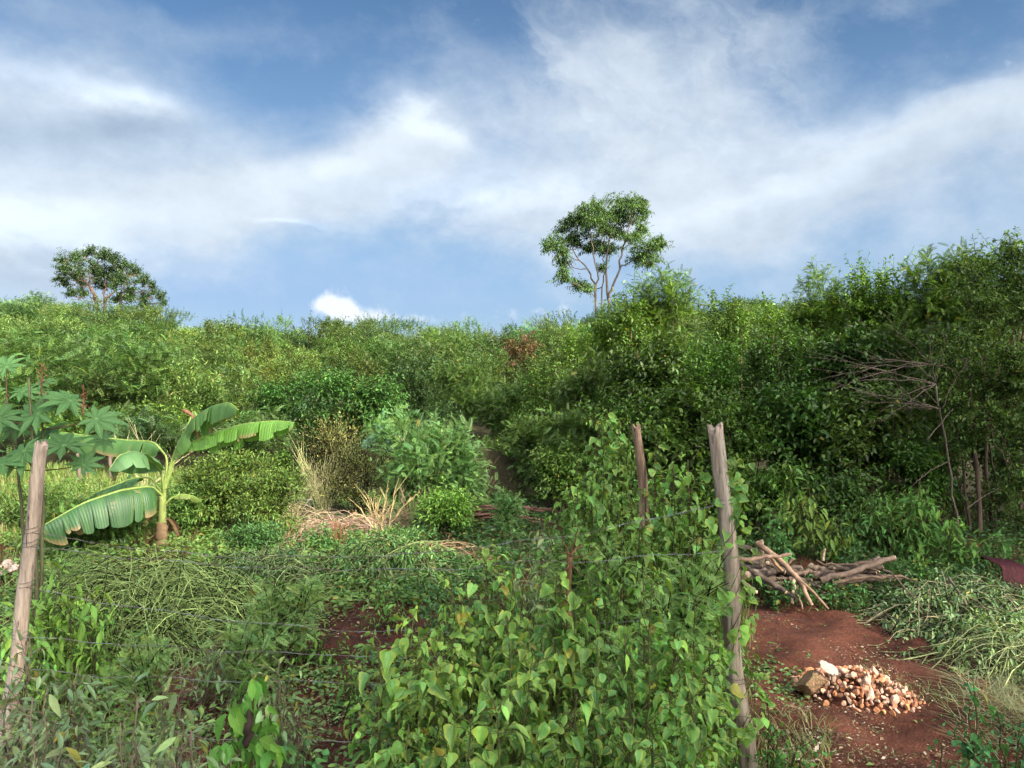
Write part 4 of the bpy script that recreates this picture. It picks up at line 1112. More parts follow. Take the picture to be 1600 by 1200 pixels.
# ------------------------------------------------------------------ rubble
def stone_mesh(name, seed, n=3, rough=.22, matn='stone', col=(1, 1, 1), flat=1.0):
    import bmesh
    R = np.random.default_rng(seed); bm = bmesh.new(); bmesh.ops.create_icosphere(bm, subdivisions=n, radius=1)
    pl = nrm(R.normal(size=(9, 3))); pd = R.uniform(.34, .72, 9)
    for v in bm.verts:
        p = np.array(v.co)
        for a, b in zip(pl, pd):
            e = p@a-b
            if e > 0: p = p-a*e
        p = p*A(1, .8, .68*flat)*(1+rough*.12*R.normal())
        v.co = p
    me = bpy.data.meshes.new(name); bm.to_mesh(me); bm.free()
    a = me.attributes.new('col', 'FLOAT_COLOR', 'POINT')
    c4 = np.ones((len(me.vertices), 4), np.float32); c4[:, :3] = col; a.data.foreach_set('color', c4.ravel())
    me.materials.append(M[matn]); return me
def rubble():
    tints = [(.80,.42,.26),(.84,.52,.36),(.72,.31,.16),(.88,.62,.46),(.66,.33,.20),(.80,.40,.20),(.82,.58,.45)]
    meshes = [stone_mesh('stone', 40+i, 2 if i % 2 else 3, .25, 'stone', tints[i % 7]) for i in range(21)]
    c = G(1330, 4.52); k = 0; placed = []
    while k < 298:
        u = U(-1, 1); v_ = U(-1, 1)
        if u*u+v_*v_ > 1: continue
        ridge = max(0, 1-(u*u+v_*v_)**.7)
        z = .135*ridge*(1-.28*u)*(1 if k % 3 else U(.3, 1))
        s = U(.014, .032)*(1-.15*u)*(1.45 if rng.random() < .12 else 1)
        x, y = c[0]+.02+u*.33, c[1]+v_*.26-.12*u
        p = A(x, y, gz(x, y)+z+s*.35)
        if any(np.linalg.norm(p-q)<(s+r)*.55 for q, r in placed): 
            if rng.random() < .93: continue
        placed.append((p, s))
        o = bpy.data.objects.new('stone', meshes[rng.integers(0, 21)]); COL.objects.link(o)
        o.location = p; o.rotation_euler = U(0, 6.28, 3); o.scale = (s, s*U(.8, 1.1), s*U(.75, 1.1))
        r2 = u*u+v_*v_ > .72
        tag(o, 'small broken orange-brown stone at the spread-out rim of the rubble heap' if r2 else 'broken orange-brown stone in the body of the rubble heap', 'stone', 'broken stones of the rubble heap'); k += 1
    b = bpy.data.objects.new('boulder', stone_mesh('boulder', 7, 4, .25, 'boulder')); COL.objects.link(b)
    p = G(1266, 4.50); b.location = p+A(0, 0, .08); b.scale = (.13, .12, .135); b.rotation_euler = (.3, .2, .5)
    tag(b, 'large brown mossy boulder at the left end of the rubble heap', 'boulder')
    w = bpy.data.objects.new('stone', stone_mesh('pale_stone', 9, 4, .3, 'white')); COL.objects.link(w)
    w.location = P(1294, 1044, 4.5); w.scale = (.066, .06, .06); w.rotation_euler = (.1, .5, .2)
    tag(w, 'whitish stone resting on top of the rubble beside the boulder', 'stone')
    for (x, y, s) in [(1428,1104,.012),(1290,1125,.009)]:
        o = bpy.data.objects.new('stone', meshes[3]); COL.objects.link(o); g = Grow(x, y); o.location = g+A(0, 0, s*.3); o.scale = (s*1.4,)*3
        tag(o, 'single stray stone lying right of the rubble heap' if x > 1400 else 'small stray stone on the soil in front of the rubble heap', 'stone')
rubble()

# ------------------------------------------------------------------ litter things: sheets, bags, red panel
def sheet(px, d, w, h, col, label, name='cloth', cat='cloth', seed=1, lift=.0, tilt=.9):
    R = np.random.default_rng(seed); n = 26; u = np.linspace(-1, 1, n); X, Y = np.meshgrid(u, u)
    g = G(px, d)
    ph = R.uniform(0, 6, 6)
    Z = .5*np.sin(X*3+ph[0]+Y*2)+.35*np.sin(Y*6+ph[1]+X*3)+.25*np.sin(X*9+ph[2]-Y*4)+.15*np.sin(X*15+Y*13+ph[3])
    edge = 1-.12*R.random((n, n))
    x = g[0]+X*w/2*(1+.15*np.sin(Y*4+ph[4])); zz = (Y+1)/2*h*.7*(.75+.25*np.sin(X*5+ph[5]))
    y = g[1]+(1-tilt)*(Y+1)/2*h*1.5+Z*.035+ (Y+1)*.12*(w/.3)
    V = np.stack([x, y, gz(g[0], g[1])+lift+zz+Z*.02], -1)
    i = np.arange(n*n).reshape(n, n)
    f = np.stack([i[:-1, :-1], i[:-1, 1:], i[1:, 1:], i[1:, :-1]], -1).reshape(-1, 4)
    th = V+A(0, .012, -.002)
    a = Acc(); a.add(V.reshape(-1, 3), f, col, 'cloth'); a.add(th.reshape(-1, 3), f[:, ::-1], col, 'cloth')
    return tag(a.build(name, None, g), label, cat)
sheet(560, 9.2, .5, .22, (.42,.22,.16), 'crumpled pinkish-brown sheet of cloth below the pale feathery shrub', seed=2, tilt=.5)
sheet(572, 8.9, .16, .25, (.45,.30,.33), 'narrow folded mauve cloth in front of the pinkish-brown sheet', seed=6, tilt=.6)
sheet(510, 9.0, .4, .14, (.38,.23,.13), 'tan crumpled sheet left of the mauve cloth', seed=3, tilt=.5)
sheet(492, 8.4, .16, .12, (.55,.13,.09), 'small faded red rag near the low bushes', 'rag', 'rag', 4, 0, .7)
sheet(528, 8.0, .10, .12, (.50,.16,.10), 'second smaller red rag behind the reddish twig plant', 'rag', 'rag', 5, 0, .7)
sheet(470, 10.9, .22, .12, (.62,.62,.58), 'crumpled whitish plastic bag left of the dry stalks', 'plastic_bag', 'bag', 7, .05)
sheet(628, 14.5, .13, .22, (.75,.60,.40), 'pale tan sack hanging at the foot of the creeper mound', 'sack', 'sack', 8, .75, .9)
sheet(770, 9.9, .14, .05, (.6,.58,.55), 'scrap of whitish plastic at the mouth of the gully', 'plastic_scrap', 'scrap', 9, .02)
sheet(660, 8.8, .10, .06, (.62,.58,.52), 'pale scrap beside the bright green rounded bush', 'plastic_scrap', 'scrap', 10, .0)
sheet(0, 7.2, .18, .12, (.55,.42,.38), 'pale scrap of rubbish at the left edge beside the leaning post', 'plastic_scrap', 'scrap', 11, .05)
def redpanel():
    g = P(1590, 915, 6.6); g[2] = gz(g[0], g[1]); o = Acc()
    n = 30; u = np.linspace(0, 1, n); w = .26; prof = [(-.02,.0),(0,.13),(.03,.15),(.30,.17),(.32,.145)]
    V = []; 
    for i in u:
        for (y, z) in prof: V.append([g[0]-w/2+w*i, g[1]+y, g[2]+.12+z+.006*math.sin(i*40)*(y > .01)-.03*i])
    V = np.array(V); m = len(prof); idx = np.arange(n*m).reshape(n, m)
    f = np.stack([idx[:-1, :-1], idx[:-1, 1:], idx[1:, 1:], idx[1:, :-1]], -1).reshape(-1, 4)
    o.add(V, f, (.085,.022,.027), 'cloth'); o.add(V+A(0, .004, -.006), f[:, ::-1], (.07,.02,.025), 'cloth')
    tag(o.build('metal_sheet', None, g), 'dark red metal sheet lying behind the brush heap at the right edge', 'metal sheet')
redpanel()

# ------------------------------------------------------------------ individual weeds and herbs
WG = 'tall weeds standing before the thicket'
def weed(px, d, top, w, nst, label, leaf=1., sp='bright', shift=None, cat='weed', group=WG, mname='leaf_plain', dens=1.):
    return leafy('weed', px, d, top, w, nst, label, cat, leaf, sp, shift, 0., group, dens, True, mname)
weed(1275, 7.6, 762, 80, 9, 'tall weed with long yellow-green leaves behind the firewood', 1.5, 'lime', A(1, 1, 1))
weed(1235, 7.8, 725, 60, 7, 'slender weed with pale upper leaves, left of the yellow-green one', 1.3, 'bright', A(1, .9, 1))
weed(1210, 7.2, 800, 50, 5, 'weed with a few broad pale leaves over the left of the firewood', 1.0, 'heart', A(.8, .85, 1))
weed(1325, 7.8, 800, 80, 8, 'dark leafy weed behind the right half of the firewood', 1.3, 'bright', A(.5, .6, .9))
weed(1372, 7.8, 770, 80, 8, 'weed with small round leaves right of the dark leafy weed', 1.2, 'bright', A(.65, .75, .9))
weed(1430, 7.6, 760, 80, 9, 'tallest weed with star-like leaf tufts near the trunks', 1.4, 'bright', A(.7, .8, .9))
weed(1480, 7.4, 800, 70, 8, 'weed with star-like leaf tufts beside the bare trunks', 1.3, 'bright', A(.75, .85, .9))
weed(1445, 6.9, 865, 60, 8, 'yellow-green weed with rounded leaves at the right of the firewood', .75, 'heart', A(1.3, 1.15, .9))
weed(1400, 6.8, 885, 70, 8, 'low leafy weed between the firewood and the brush heap', .7, 'heart', A(.8, .9, .9))
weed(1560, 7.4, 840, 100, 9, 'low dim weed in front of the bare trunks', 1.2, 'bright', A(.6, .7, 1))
weed(1300, 6.15, 905, 90, 8, 'low creeping weed growing over the front of the firewood', .5, 'heart', A(.6, .75, 1))
weed(1225, 6.2, 900, 80, 9, 'small leafy weed hiding the lower left of the firewood', .5, 'heart', A(.55, .7, 1))
weed(1350, 6.1, 925, 80, 8, 'small weed at the right foot of the firewood', .5, 'heart', A(.65, .8, 1))
weed(1248, 3.2, 1140, 70, 5, 'light green seedling at the bottom right of the thick post', .6, 'heart', A(1, 1, 1))
weed(1205, 3.4, 1090, 60, 5, 'small seedling hugging the right side of the thick post foot', .5, 'heart', A(.9, .95, 1))
weed(1530, 2.9, 1085, 80, 5, 'thin weed with blue-green oval leaves at the bottom right corner', .65, 'heart', A(.6, .78, 1.2))
weed(1585, 2.6, 1120, 90, 5, 'leafy weed cut off by the bottom right corner', .65, 'heart', A(.6, .75, 1.1))
weed(1475, 2.7, 1160, 50, 4, 'small dark seedling left of the thin blue-green weed', .5, 'heart', A(.5, .68, 1.1))
weed(700, 5.4, 905, 90, 6, 'weed with rounded grey-green leaves under the wires left of the front bushes', .6, 'heart', A(.65, .8, 1.1), 'weed', 'weeds along the fence')
weed(850, 5.6, 815, 90, 10, 'wispy tall weed left of the charred post', 1.1, 'greyweed', A(1, 1, 1), 'weed', 'weeds along the fence')
weed(480, 2.9, 1165, 90, 5, 'small seedling at the bottom left of the front bushes', .7, 'heart', A(.8, .9, 1.1), 'weed', 'weeds along the fence')
weed(560, 2.75, 1100, 60, 5, 'low star-leaved seedling on the bare soil by the front bushes', .8, 'bright', A(.9, 1, 1), 'weed', 'weeds along the fence')
weed(640, 2.3, 1130, 90, 5, 'young leafy shoots at the bottom left of the lowest bush', .7, 'heart', A(1, 1, 1), 'weed', 'weeds along the fence')
LW = 'weeds in the lower left corner'
for (x, d, top, w, n, leaf, sp_, sh, lab) in [
 (95, 4.6, 885, 110, 16, 1.2, 'bright', (1.25,1.2,1.1), 'leafy light green weed right of the leaning post'),
 (130, 4.2, 930, 90, 12, 1.2, 'bright', (1.2,1.15,1.1), 'lower light green weed beside the leafy one by the leaning post'),
 (30, 4.0, 940, 90, 12, 1.1, 'bright', (1.1,1.1,1.1), 'weed hiding the foot of the leaning post'),
 (20, 3.0, 1010, 120, 12, 1.1, 'greyweed', (1,1,1), 'greyish weed in front of the leaning post foot'),
 (110, 2.9, 1050, 140, 12, 1.1, 'greyweed', (.9,1,1), 'grey-green lance-leaved weed right of the post foot'),
 (50, 2.3, 1090, 160, 13, 1.1, 'greyweed', (.9,.95,1.05), 'lance-leaved weed in the bottom left corner'),
 (190, 2.4, 1110, 160, 12, 1.1, 'greyweed', (.85,.95,1.0), 'sprawling weed at the bottom, right of the corner weed'),
 (270, 2.9, 1060, 120, 9, 1.0, 'greyweed', (.9,1,1), 'thin weed left of the bright limp sapling'),
 (300, 2.35, 1140, 120, 9, 1.0, 'greyweed', (.85,1,.9), 'low weed touching the left of the bright limp sapling'),
 (430, 3.4, 1040, 90, 9, 1.0, 'greyweed', (.9,1,.9), 'weed right behind the bright limp sapling'),
 (330, 4.3, 1000, 130, 12, .9, 'greyweed', (.8,.95,.85), 'weed at the foot of the green twig heap'),
 (500, 4.9, 985, 90, 8, .8, 'bright', (.9,.95,1), 'small weed at the left rim of the bare red patch'),
 (545, 4.2, 1040, 90, 7, .7, 'bright', (.9,.95,1), 'small weed in the middle of the bare red patch'),
 (600, 5.6, 935, 110, 9, .8, 'bright', (.8,.9,1), 'weed at the back of the bare red patch'),
 (470, 3.6, 1080, 90, 8, .9, 'greyweed', (.9,1,.9), 'straggly weed at the near left corner of the bare red patch')]:
    weed(x, d, top, w, n, lab, leaf, sp_, A(*sh), 'weed', LW, dens=.8)
for (x, d, top, w, n, lab) in [(440, 4.8, 925, 120, 75, 'blue-green feathery weed right of the green twig heap'), (385, 4.4, 985, 100, 45, 'lower blue-green feathery weed beside the twig heap'), (225, 3.9, 1005, 90, 46, 'fern-like sprig in front of the green twig heap')]:
    shrub(x, d, top, w, 'blueft', lab, 'weed', 'weed', LW, n, .9, None, 9, r0=.004)

# ------------------------------------------------------------------ ground cover (stuff)
def in_clear(px, row):
    """bare soil patches"""
    r1 = (px > 1170)&(row > 935)&(px < 1640)
    return r1
def grass():
    a = Acc()
    def blades(n, xr, yr, hr, col, seedw=.004, dens=None, lean=.5):
        y = U(yr[0], yr[1], n); px = U(xr[0], xr[1], n); x = (px-800)/F*y
        cl = np.sin(x*5.1+y*3.3)+np.sin(x*2.3-y*4.1+1)+rng.normal(size=n)*.6
        k = cl > (dens if dens is not None else -9); x, y = x[k], y[k]; n = len(x)
        if n == 0: return
        z = ground_h(x, y); h = U(hr[0], hr[1], n); an = U(0, 6.28, n)
        L = np.stack([np.cos(an), np.sin(an), 0*an], 1)*lean*U(.2, 1.3, (n, 1))
        t = np.linspace(0, 1, 4); sd = np.stack([-np.sin(an), np.cos(an), 0*an], 1)*seedw
        V = np.zeros((n, 7, 3)); b = np.stack([x, y, z-.01], 1)
        for i, tt in enumerate(t[:3]):
            c = b+h[:, None]*(A(0, 0, 1)*tt*(1-.25*tt)+L*tt*tt)
            V[:, 2*i] = c-sd*(1-.4*tt); V[:, 2*i+1] = c+sd*(1-.4*tt)
        V[:, 6] = b+h[:, None]*(A(0, 0, .75)+L)
        f4 = A([0,1,3,2],[2,3,5,4]).astype(int); f3 = A([[4,5,6]]).astype(int)
        off = (np.arange(n)*7)[:, None, None]
        c = np.array(col)*np.exp(rng.normal(size=(n, 1))*.25); c[rng.random(n) < .15] = A(.30, .24, .11)
        a.add(V.reshape(-1, 3), [(f4[None]+off).reshape(-1, 4), (f3[None]+off).reshape(-1, 3)], np.repeat(c, 7, 0), 'leaf')
    blades(26000, (-100, 470), (8.8, 15.5), (.08, .26), (.15,.23,.045), .006)
    blades(9000, (-100, 480), (5, 9), (.06, .22), (.17,.24,.07), .004, -.2)
    blades(8000, (-60, 450), (2.1, 5), (.04, .20), (.19,.25,.09), .0028, 0)
    blades(4000, (700, 1180), (2.1, 6), (.05, .3), (.11,.17,.05), .003, -.3)
    blades(5000, (800, 1160), (3.6, 6.5), (.15, .5), (.17,.26,.08), .003, -.5)
    blades(6000, (600, 1180), (6, 11), (.05, .2), (.09,.15,.04), .005, -.1)
    blades(2600, (1180, 1620), (6.0, 8.5), (.04, .16), (.09,.15,.04), .004, .2)
    blades(2600, (1500, 1720), (3.6, 4.9), (.05, .14), (.19,.21,.11), .0025, -.3, 2.6)
    blades(900, (1180, 1300), (2.9, 4.2), (.03, .13), (.22,.22,.09), .0025, .2, .9)
    blades(1000, (1150, 1620), (3.0, 6.2), (.02, .07), (.12,.17,.05), .0025, 1.2, .9)
    blades(900, (1340, 1560), (4.2, 5.2), (.02, .08), (.14,.18,.06), .0025, .6, .9)
    tag(a.build('grass'), 'short grass and straw growing over the plot', None, None, 'stuff')
grass()
def cover():
    a = Acc()
    def herbs(n, xr, yr, s, col, tn, dens, hz=.06):
        y = U(yr[0], yr[1], n); px = U(xr[0], xr[1], n); x = (px-800)/F*y
        cl = np.sin(x*4.1+y*2.3+2)+np.sin(x*2.9-y*3.1)+rng.normal(size=n)*.5; k = cl > dens
        x, y = x[k], y[k]; n = len(x)
        m = 7; X = np.repeat(x, m)+rng.normal(size=n*m)*.03; Y = np.repeat(y, m)+rng.normal(size=n*m)*.03
        p = np.stack([X, Y, ground_h(X, Y)+U(.0, hz, n*m)], 1)
        ax = rdir(n*m)*A(1, 1, .3)+A(0, 0, .1)
        c = cols(dict(base=np.array(col), var=.22, yellow=.04), n*m)
        put_leaves(a, tn, p, ax, A(0, 0, 1)+rng.normal(size=(n*m, 3))*.35, U(s[0], s[1], n*m), c)
    herbs(5200, (-80, 660), (6, 13), (.03, .07), (.14,.24,.055), 'oval', -.6, .16)
    herbs(3000, (-60, 450), (2.1, 6), (.02, .05), (.18,.29,.09), 'oval', -.1, .10)
    herbs(1500, (440, 760), (2.2, 7), (.018, .045), (.12,.22,.06), 'oval', .25, .06)
    herbs(2400, (560, 1160), (2.1, 6), (.02, .05), (.09,.18,.045), 'oval', -.4, .1)
    herbs(3000, (620, 1160), (6, 12), (.03, .07), (.055,.12,.03), 'oval', -.7, .2)
    herbs(2600, (1160, 1660), (6.1, 9.5), (.025, .06), (.055,.12,.03), 'oval', -.6, .18)
    herbs(400, (1160, 1660), (3.2, 6), (.012, .03), (.10,.18,.05), 'oval', .9, .02)
    herbs(260, (1180, 1260), (3.2, 5), (.015, .04), (.12,.2,.06), 'oval', -.3, .04)
    tag(a.build('weed_cover'), 'low creeping weeds covering the ground between the bushes', None, None, 'stuff')
    a = Acc()
    def litter(n, xr, yr, s, cl):
        y = U(yr[0], yr[1], n); px = U(xr[0], xr[1], n); x = (px-800)/F*y
        p = np.stack([x, y, ground_h(x, y)+U(.003, .012, n)], 1)
        c = np.array(cl)[rng.integers(0, len(cl), n)]*U(.6, 1.15, (n, 1))
        put_leaves(a, 'kite', p, rdir(n)*A(1, 1, .12), A(0, 0, 1)+rng.normal(size=(n, 3))*.3, np.exp(rng.normal(size=n)*.5)*s, c, 'leaf_dry', U(.6, 1.3))
    lc = [(.34,.26,.15),(.50,.42,.32),(.25,.14,.08),(.20,.09,.05),(.12,.16,.05)]
    litter(10000, (1120, 1660), (2.6, 6.6), .013, lc)
    litter(1800, (1220, 1450), (3.7, 4.9), .012, lc)
    litter(3600, (380, 760), (2.4, 7), .017, lc)
    litter(3000, (-60, 560), (2, 5), .02, lc)
    litter(900, (1190, 1290), (3, 4.6), .018, lc)
    n = 520; y = U(2.6, 6.3, n); px = U(1130, 1660, n); x = (px-800)/F*y; an = U(0, 6.28, n); L = U(.03, .13, n)
    c = np.stack([x, y, ground_h(x, y)+.006], 1); dv = np.stack([np.cos(an), np.sin(an), U(-.05, .1, n)], 1)*L[:, None]/2
    tubes(a, np.stack([c-dv, c+A(0, 0, .004)+rng.normal(size=(n, 3))*.004, c+dv], 1), .0014, (3, 2.3, 1.5), 'bark', 3, False)
    n = 700; y = U(2.2, 6, n); px = U(-60, 720, n); x = (px-800)/F*y; an = U(0, 6.28, n); L = U(.05, .3, n)
    c = np.stack([x, y, ground_h(x, y)+U(.01, .08, n)], 1); dv = np.stack([np.cos(an), np.sin(an), U(-.2, .4, n)], 1)*L[:, None]/2
    tubes(a, np.stack([c-dv, c+rng.normal(size=(n, 3))*.008, c+dv], 1), .0018, (2.6, 2.1, 1.3), 'bark', 3, False)
    tag(a.build('litter'), 'dry leaf and twig litter scattered on the red soil', None, None, 'stuff')
    a = Acc()   # crumbs of earth and grit
    n = 20000; y = U(2.2, 6.6, n); px = np.where(rng.random(n) < .6, U(1130, 1660, n), U(380, 900, n)); x = (px-800)/F*y
    p = np.stack([x, y, ground_h(x, y)], 1); s = .0028*np.exp(rng.normal(size=n)*.65)
    oc = A([1,0,0],[-1,0,0],[0,1,0],[0,-1,0],[0,0,.8],[0,0,-.8]); f = A([0,2,4],[2,1,4],[1,3,4],[3,0,4]).astype(int)
    V = p[:, None]+oc[None]*s[:, None, None]*U(.6, 1.4, (n, 6, 1))
    c = np.array([(.13,.04,.026),(.17,.055,.033),(.08,.028,.02),(.35,.22,.15)])[rng.choice(4, n, p=[.4,.3,.24,.06])]
    a.add(V.reshape(-1, 3), (f[None]+(np.arange(n)*6)[:, None, None]).reshape(-1, 3), np.repeat(c, 6, 0), 'dry')
    tag(a.build('gravel', smooth=False), 'crumbs of red earth and fine grit on the bare soil', None, None, 'stuff')
cover()

# ------------------------------------------------------------------ unseen tall trees beside and behind the viewer, added to shade the near ground
def shade_trees():
    for (x, y, h, r, lab) in [(6.0, -.2, 7.2, 2.6, 'unseen leafy tree added behind the viewer on the right, nearest to the fence'), (3.4, -2.0, 5.6, 2.0, 'unseen leafy tree added directly behind the viewer'), (9.6, 3.0, 6.6, 2.3, 'unseen leafy tree added to the right of the viewer beyond the clearing'),
                              (12.0, 7.0, 6.8, 2.4, 'unseen leafy tree added farther right of the clearing'),
                              (8.8, 6.2, 5.6, 1.9, 'unseen leafy tree added just right of the clearing beside the bare trunks')]:
        b = A(x, y, gz(x, y)); o = thing('tree', b, lab, 'tree', 'unseen trees added to shade the plot')
        c = Acc(); s = dict(SP['mid'], s=.26, n=10, L=1.0)
        lc, lr = crown(c, s, b+A(0, 0, h*.62), A(r, r, h*.40), 900, 16, 1, None, None, .5)
        c.build('crown', o); t = Acc(); stems_to(t, b, lc[:9], .11, spread=.1); t.build('trunk', o)
shade_trees()

# ------------------------------------------------------------------ sky, sun, camera
SUN_EL, SUN_AZ = 30.0, 125.0           # degrees; azimuth from +Y towards +X
se, sa = math.radians(SUN_EL), math.radians(SUN_AZ)
sund = Vector((math.sin(sa)*math.cos(se), math.cos(sa)*math.cos(se), math.sin(se)))
W = bpy.data.worlds.new('World'); S.world = W; W.use_nodes = True
nt = W.node_tree; nt.nodes.clear(); q = N(nt)
tc = q.n('ShaderNodeTexCoord'); gen = tc.outputs['Generated']
sky = q.n('ShaderNodeTexSky', sky_type='NISHITA', sun_disc=False, sun_elevation=se, sun_rotation=sa)
sky.air_density = 1.0; sky.dust_density = .6; sky.ozone_density = 2.0
sx = q.n('ShaderNodeSeparateXYZ'); q.l(gen, sx.inputs[0])
X_, Y_, Z_ = sx.outputs
az = q.m('MULTIPLY', q.m('ARCTAN2', X_, Y_), F)
el = q.m('MULTIPLY', q.m('ARCSINE', Z_), F)
def wn(scale, det, rough, sc=(1, 1, 1), dist=0.):
    mp = q.n('ShaderNodeMapping'); mp.inputs['Scale'].default_value = sc; q.l(gen, mp.inputs[0])
    return q.noise(mp.outputs[0], scale, det, rough, dist)
n1 = wn(4.0, 7, .60, (1, 1, 1.7)); n2 = wn(9.0, 7, .62, (1, 1, 1.5)); n3 = wn(5.5, 3, .5, (1, 1, 2.5), .6)
wx = q.m('ADD', az, q.m('ADD', q.m('MULTIPLY', q.m('SUBTRACT', n1, .5), 150), q.m('MULTIPLY', q.m('SUBTRACT', n2, .5), 90)))
wy = q.m('ADD', el, q.m('ADD', q.m('MULTIPLY', q.m('SUBTRACT', n3, .5), 90), q.m('MULTIPLY', q.m('SUBTRACT', n2, .5), 70)))
def angs(px, py):
    dx, dz = (px-800)/F, (600-py)/F
    return math.atan(dx)*F, math.atan(dz/math.sqrt(1+dx*dx))*F
def blob(px, py, rx, ry, deg, amp, warp=True, p=2.0):
    cu, cv = angs(px, py); c, s = math.cos(math.radians(deg)), math.sin(math.radians(deg))
    du = q.m('SUBTRACT', wx if warp else az, cu); dv = q.m('SUBTRACT', wy if warp else el, cv)
    a = q.m('MULTIPLY_ADD', dv, s/rx, q.m('MULTIPLY', du, c/rx))
    b = q.m('MULTIPLY_ADD', dv, c/ry, q.m('MULTIPLY', du, -s/ry))
    r2 = q.m('ADD', q.m('MULTIPLY', a, a), q.m('MULTIPLY', b, b))
    if p != 2.0: r2 = q.m('POWER', r2, p/2)
    return q.m('MULTIPLY', q.m('EXPONENT', q.m('MULTIPLY', r2, -1)), amp)
def total(L):
    o = L[0]
    for x in L[1:]: o = q.m('ADD', o, x)
    return o
# thick cloud cover (px, py, rx, ry, tilt deg, amount)
def streak(deg, sa, sb, det=7):
    c, s_ = math.cos(math.radians(deg)), math.sin(math.radians(deg))
    u = q.m('MULTIPLY_ADD', wy, s_*sa, q.m('MULTIPLY', wx, c*sa)); v_ = q.m('MULTIPLY_ADD', wy, c*sb, q.m('MULTIPLY', wx, -s_*sb))
    cx = q.n('ShaderNodeCombineXYZ'); q.l(u, cx.inputs[0]); q.l(v_, cx.inputs[1]); cx.inputs[2].default_value = deg
    return q.noise(cx.outputs[0], 1.0, det, .62, .3)
n4 = wn(21.0, 6, .62, (1, 1, 1.4))
dens = total([blob(*b) for b in [
 (110, 345, 250, 48, 2, .85), (430, 300, 220, 58, 14, 1.0), (620, 235, 120, 56, 36, .95), (655, 195, 62, 26, -28, .6),
 (800, 315, 190, 62, 0, .8), (60, 190, 210, 72, 0, .95), (235, 165, 90, 48, -8, .5), (80, 85, 130, 30, 5, .35), (90, 15, 280, 30, 0, .45),
 (1000, 250, 200, 130, -30, .72), (900, 120, 180, 80, 25, .42), (1180, 320, 280, 62, 12, .6), (1440, 218, 190, 46, 17, .75), (1620, 170, 150, 36, 17, .4),
 (1130, 130, 110, 170, 30, .48), (1330, 10, 320, 26, 8, .22), (20, 425, 120, 42, 0, .5),
 (-500, 250, 500, 120, 0, .8), (2200, 260, 500, 130, 0, .8)]])
st1 = streak(-38, .0022, .011); st2 = streak(18, .0018, .010)
fan = total([blob(980, 130, 300, 170, -20, 1.0), blob(1250, 60, 300, 90, 0, .6)])
band = total([blob(1350, 250, 420, 130, 12, 1.0), blob(250, 330, 420, 100, 5, .8)])
dens = q.m('ADD', dens, q.m('MULTIPLY', q.m('SUBTRACT', n2, .5), .75))
dens = q.m('ADD', dens, q.m('MULTIPLY', q.m('SUBTRACT', n4, .5), .35))
dens = q.m('ADD', dens, q.m('MULTIPLY', q.m('SUBTRACT', n1, .5), .3))
dens = q.m('ADD', dens, q.m('MULTIPLY', q.m('SUBTRACT', st1, .5), q.m('MULTIPLY', fan, 1.5)))
dens = q.m('ADD', dens, q.m('MULTIPLY', q.m('SUBTRACT', st2, .5), q.m('MULTIPLY', band, .8)))
mask = q.m('MULTIPLY', q.m('POWER', q.ss(dens, .02, 1.25), .72), .95)
veil = q.ss(el, 0, 600, .66, .04)
veil2 = total([blob(350, 440, 560, 60, 0, .35, False), blob(950, 230, 420, 130, -8, .28, False)])
# bright crests and grey undersides
crest = total([blob(*b) for b in [(655, 190, 80, 26, -32, .6), (520, 262, 120, 24, 25, .5), (90, 335, 170, 28, 0, .5), (760, 310, 150, 26, 0, .7), (1400, 176, 120, 20, 17, .45), (1560, 135, 110, 14, 18, .12),
   (130, 125, 110, 18, -3, .7), (250, 135, 90, 20, 0, .5), (60, 370, 110, 26, -10, .6), (1150, 318, 230, 22, 12, .4), (470, 358, 55, 9, -8, .7)]])
grey = total([blob(*b) for b in [(50, 215, 180, 38, 8, .7), (215, 200, 110, 22, 0, .55), (480, 400, 420, 36, 0, .2), (60, 20, 260, 40, 0, .7), (1150, 60, 350, 60, 0, .25), (30, 425, 110, 30, 0, .5), (600, 300, 160, 26, 5, .2), (1430, 275, 260, 40, 14, .35)]])
# small cumulus on the horizon
cum = total([blob(530, 478, 24, 22, 0, 1.1, False), blob(502, 478, 18, 13, 0, .9, False), blob(560, 492, 40, 16, 0, .7, False), blob(645, 497, 80, 10, 0, .45, False), blob(860, 486, 90, 14, 0, .5, False)])
ncum = wn(38, 5, .6)
cum = q.ss(q.m('ADD', cum, q.m('MULTIPLY', q.m('SUBTRACT', ncum, .5), 1.7)), .25, 1.1)
# radiance of sky and cloud
skc = q.n('ShaderNodeHueSaturation'); q.l(sky.outputs[0], skc.inputs['Color']); skc.inputs['Saturation'].default_value = 1.2; skc.inputs['Value'].default_value = .70
SKYV = 1.0
base = q.mix(q.m('ADD', veil, veil2, clamp=True), skc.outputs[0], (2.05, 3.1, 4.75))
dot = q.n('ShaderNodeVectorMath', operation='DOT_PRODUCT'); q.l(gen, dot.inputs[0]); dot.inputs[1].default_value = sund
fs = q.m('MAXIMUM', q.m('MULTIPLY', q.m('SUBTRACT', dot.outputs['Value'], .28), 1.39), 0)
glow = q.m('MULTIPLY_ADD', q.m('POWER', fs, 1.2), 24.0, 1.0)  # extra cloud brightness toward the sun, raised to lift the shaded foreground
br = q.m('ADD', q.m('MULTIPLY_ADD', crest, 1.7, 4.75), q.m('MULTIPLY', q.m('SUBTRACT', n4, .5), 1.6))
br = q.m('SUBTRACT', br, q.m('MULTIPLY', grey, 1.7))
br = q.m('MAXIMUM', br, 2.5)
cc = q.n('ShaderNodeCombineXYZ')
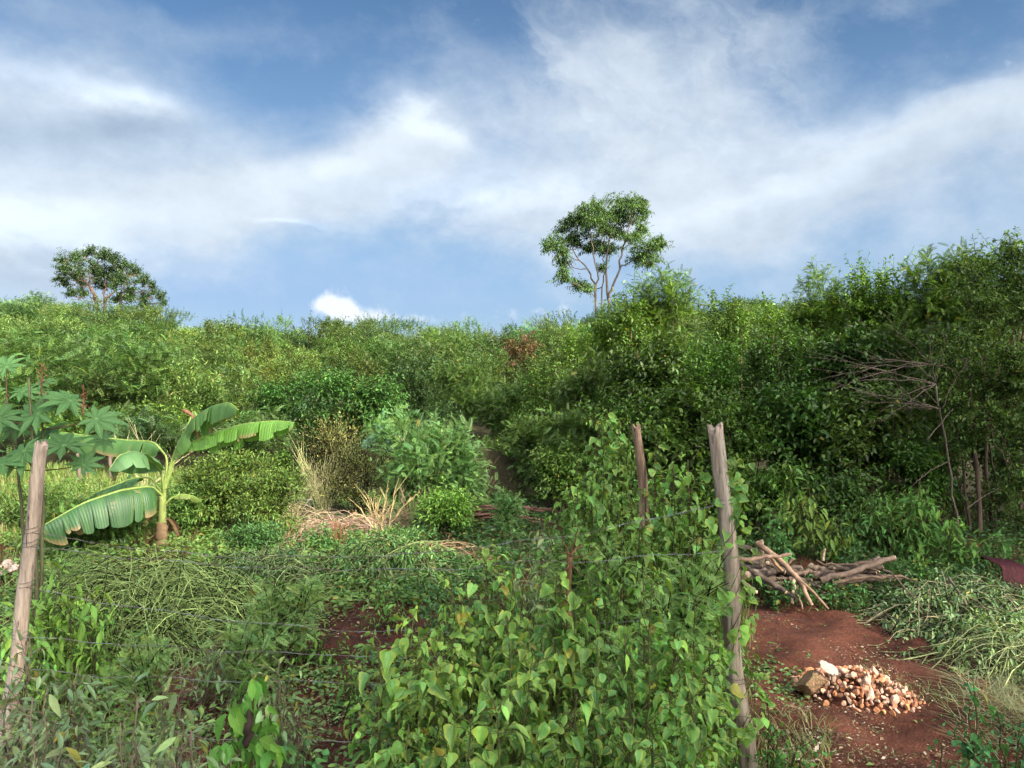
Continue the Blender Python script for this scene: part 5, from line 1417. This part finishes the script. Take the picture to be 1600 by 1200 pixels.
gcol = q.mix(q.m('MULTIPLY', grey, .8, clamp=True), (.90, 1.0, 1.10), (.76, .98, 1.27))
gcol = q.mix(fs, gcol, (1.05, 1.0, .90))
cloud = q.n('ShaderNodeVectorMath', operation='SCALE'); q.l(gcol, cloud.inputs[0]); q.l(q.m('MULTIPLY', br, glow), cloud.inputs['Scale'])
# unseen bright broken cloud deck, added overhead and behind the viewer as fill light
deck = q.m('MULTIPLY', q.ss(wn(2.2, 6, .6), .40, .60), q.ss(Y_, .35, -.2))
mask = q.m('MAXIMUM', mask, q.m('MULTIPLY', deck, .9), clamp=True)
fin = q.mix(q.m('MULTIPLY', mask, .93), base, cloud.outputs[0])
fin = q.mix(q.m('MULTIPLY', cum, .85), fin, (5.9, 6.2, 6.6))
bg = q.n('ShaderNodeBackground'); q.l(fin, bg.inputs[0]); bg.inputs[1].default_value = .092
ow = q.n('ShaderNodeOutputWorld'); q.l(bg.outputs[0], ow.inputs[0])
W.cycles.sampling_method = 'MANUAL'; W.cycles.sample_map_resolution = 512

sl = bpy.data.lights.new('sun', 'SUN'); sl.energy = 4.0; sl.angle = math.radians(1.2); sl.color = (1, .90, .74)
so = bpy.data.objects.new('sun', sl); COL.objects.link(so); so.location = (8, -8, 12)
so.rotation_euler = (-sund).to_track_quat('-Z', 'Y').to_euler()

cam = bpy.data.cameras.new('camera'); co = bpy.data.objects.new('camera', cam); COL.objects.link(co)
co.location = (0, 0, H); co.rotation_euler = (math.radians(90), 0, 0)
cam.sensor_width = 36; cam.lens = 36*F/1600; cam.clip_start = .05; cam.clip_end = 3000
S.camera = co
for o in bpy.data.objects:
    if '_o' in o.keys(): del o['_o']
S.view_settings.view_transform = 'Standard'; S.view_settings.look = 'None'; S.view_settings.exposure = 1.0; S.view_settings.gamma = 1
S.render.engine = 'CYCLES'; c_ = S.cycles
c_.max_bounces = 6; c_.diffuse_bounces = 4; c_.glossy_bounces = 2; c_.transmission_bounces = 4; c_.transparent_max_bounces = 4
c_.use_denoising = True
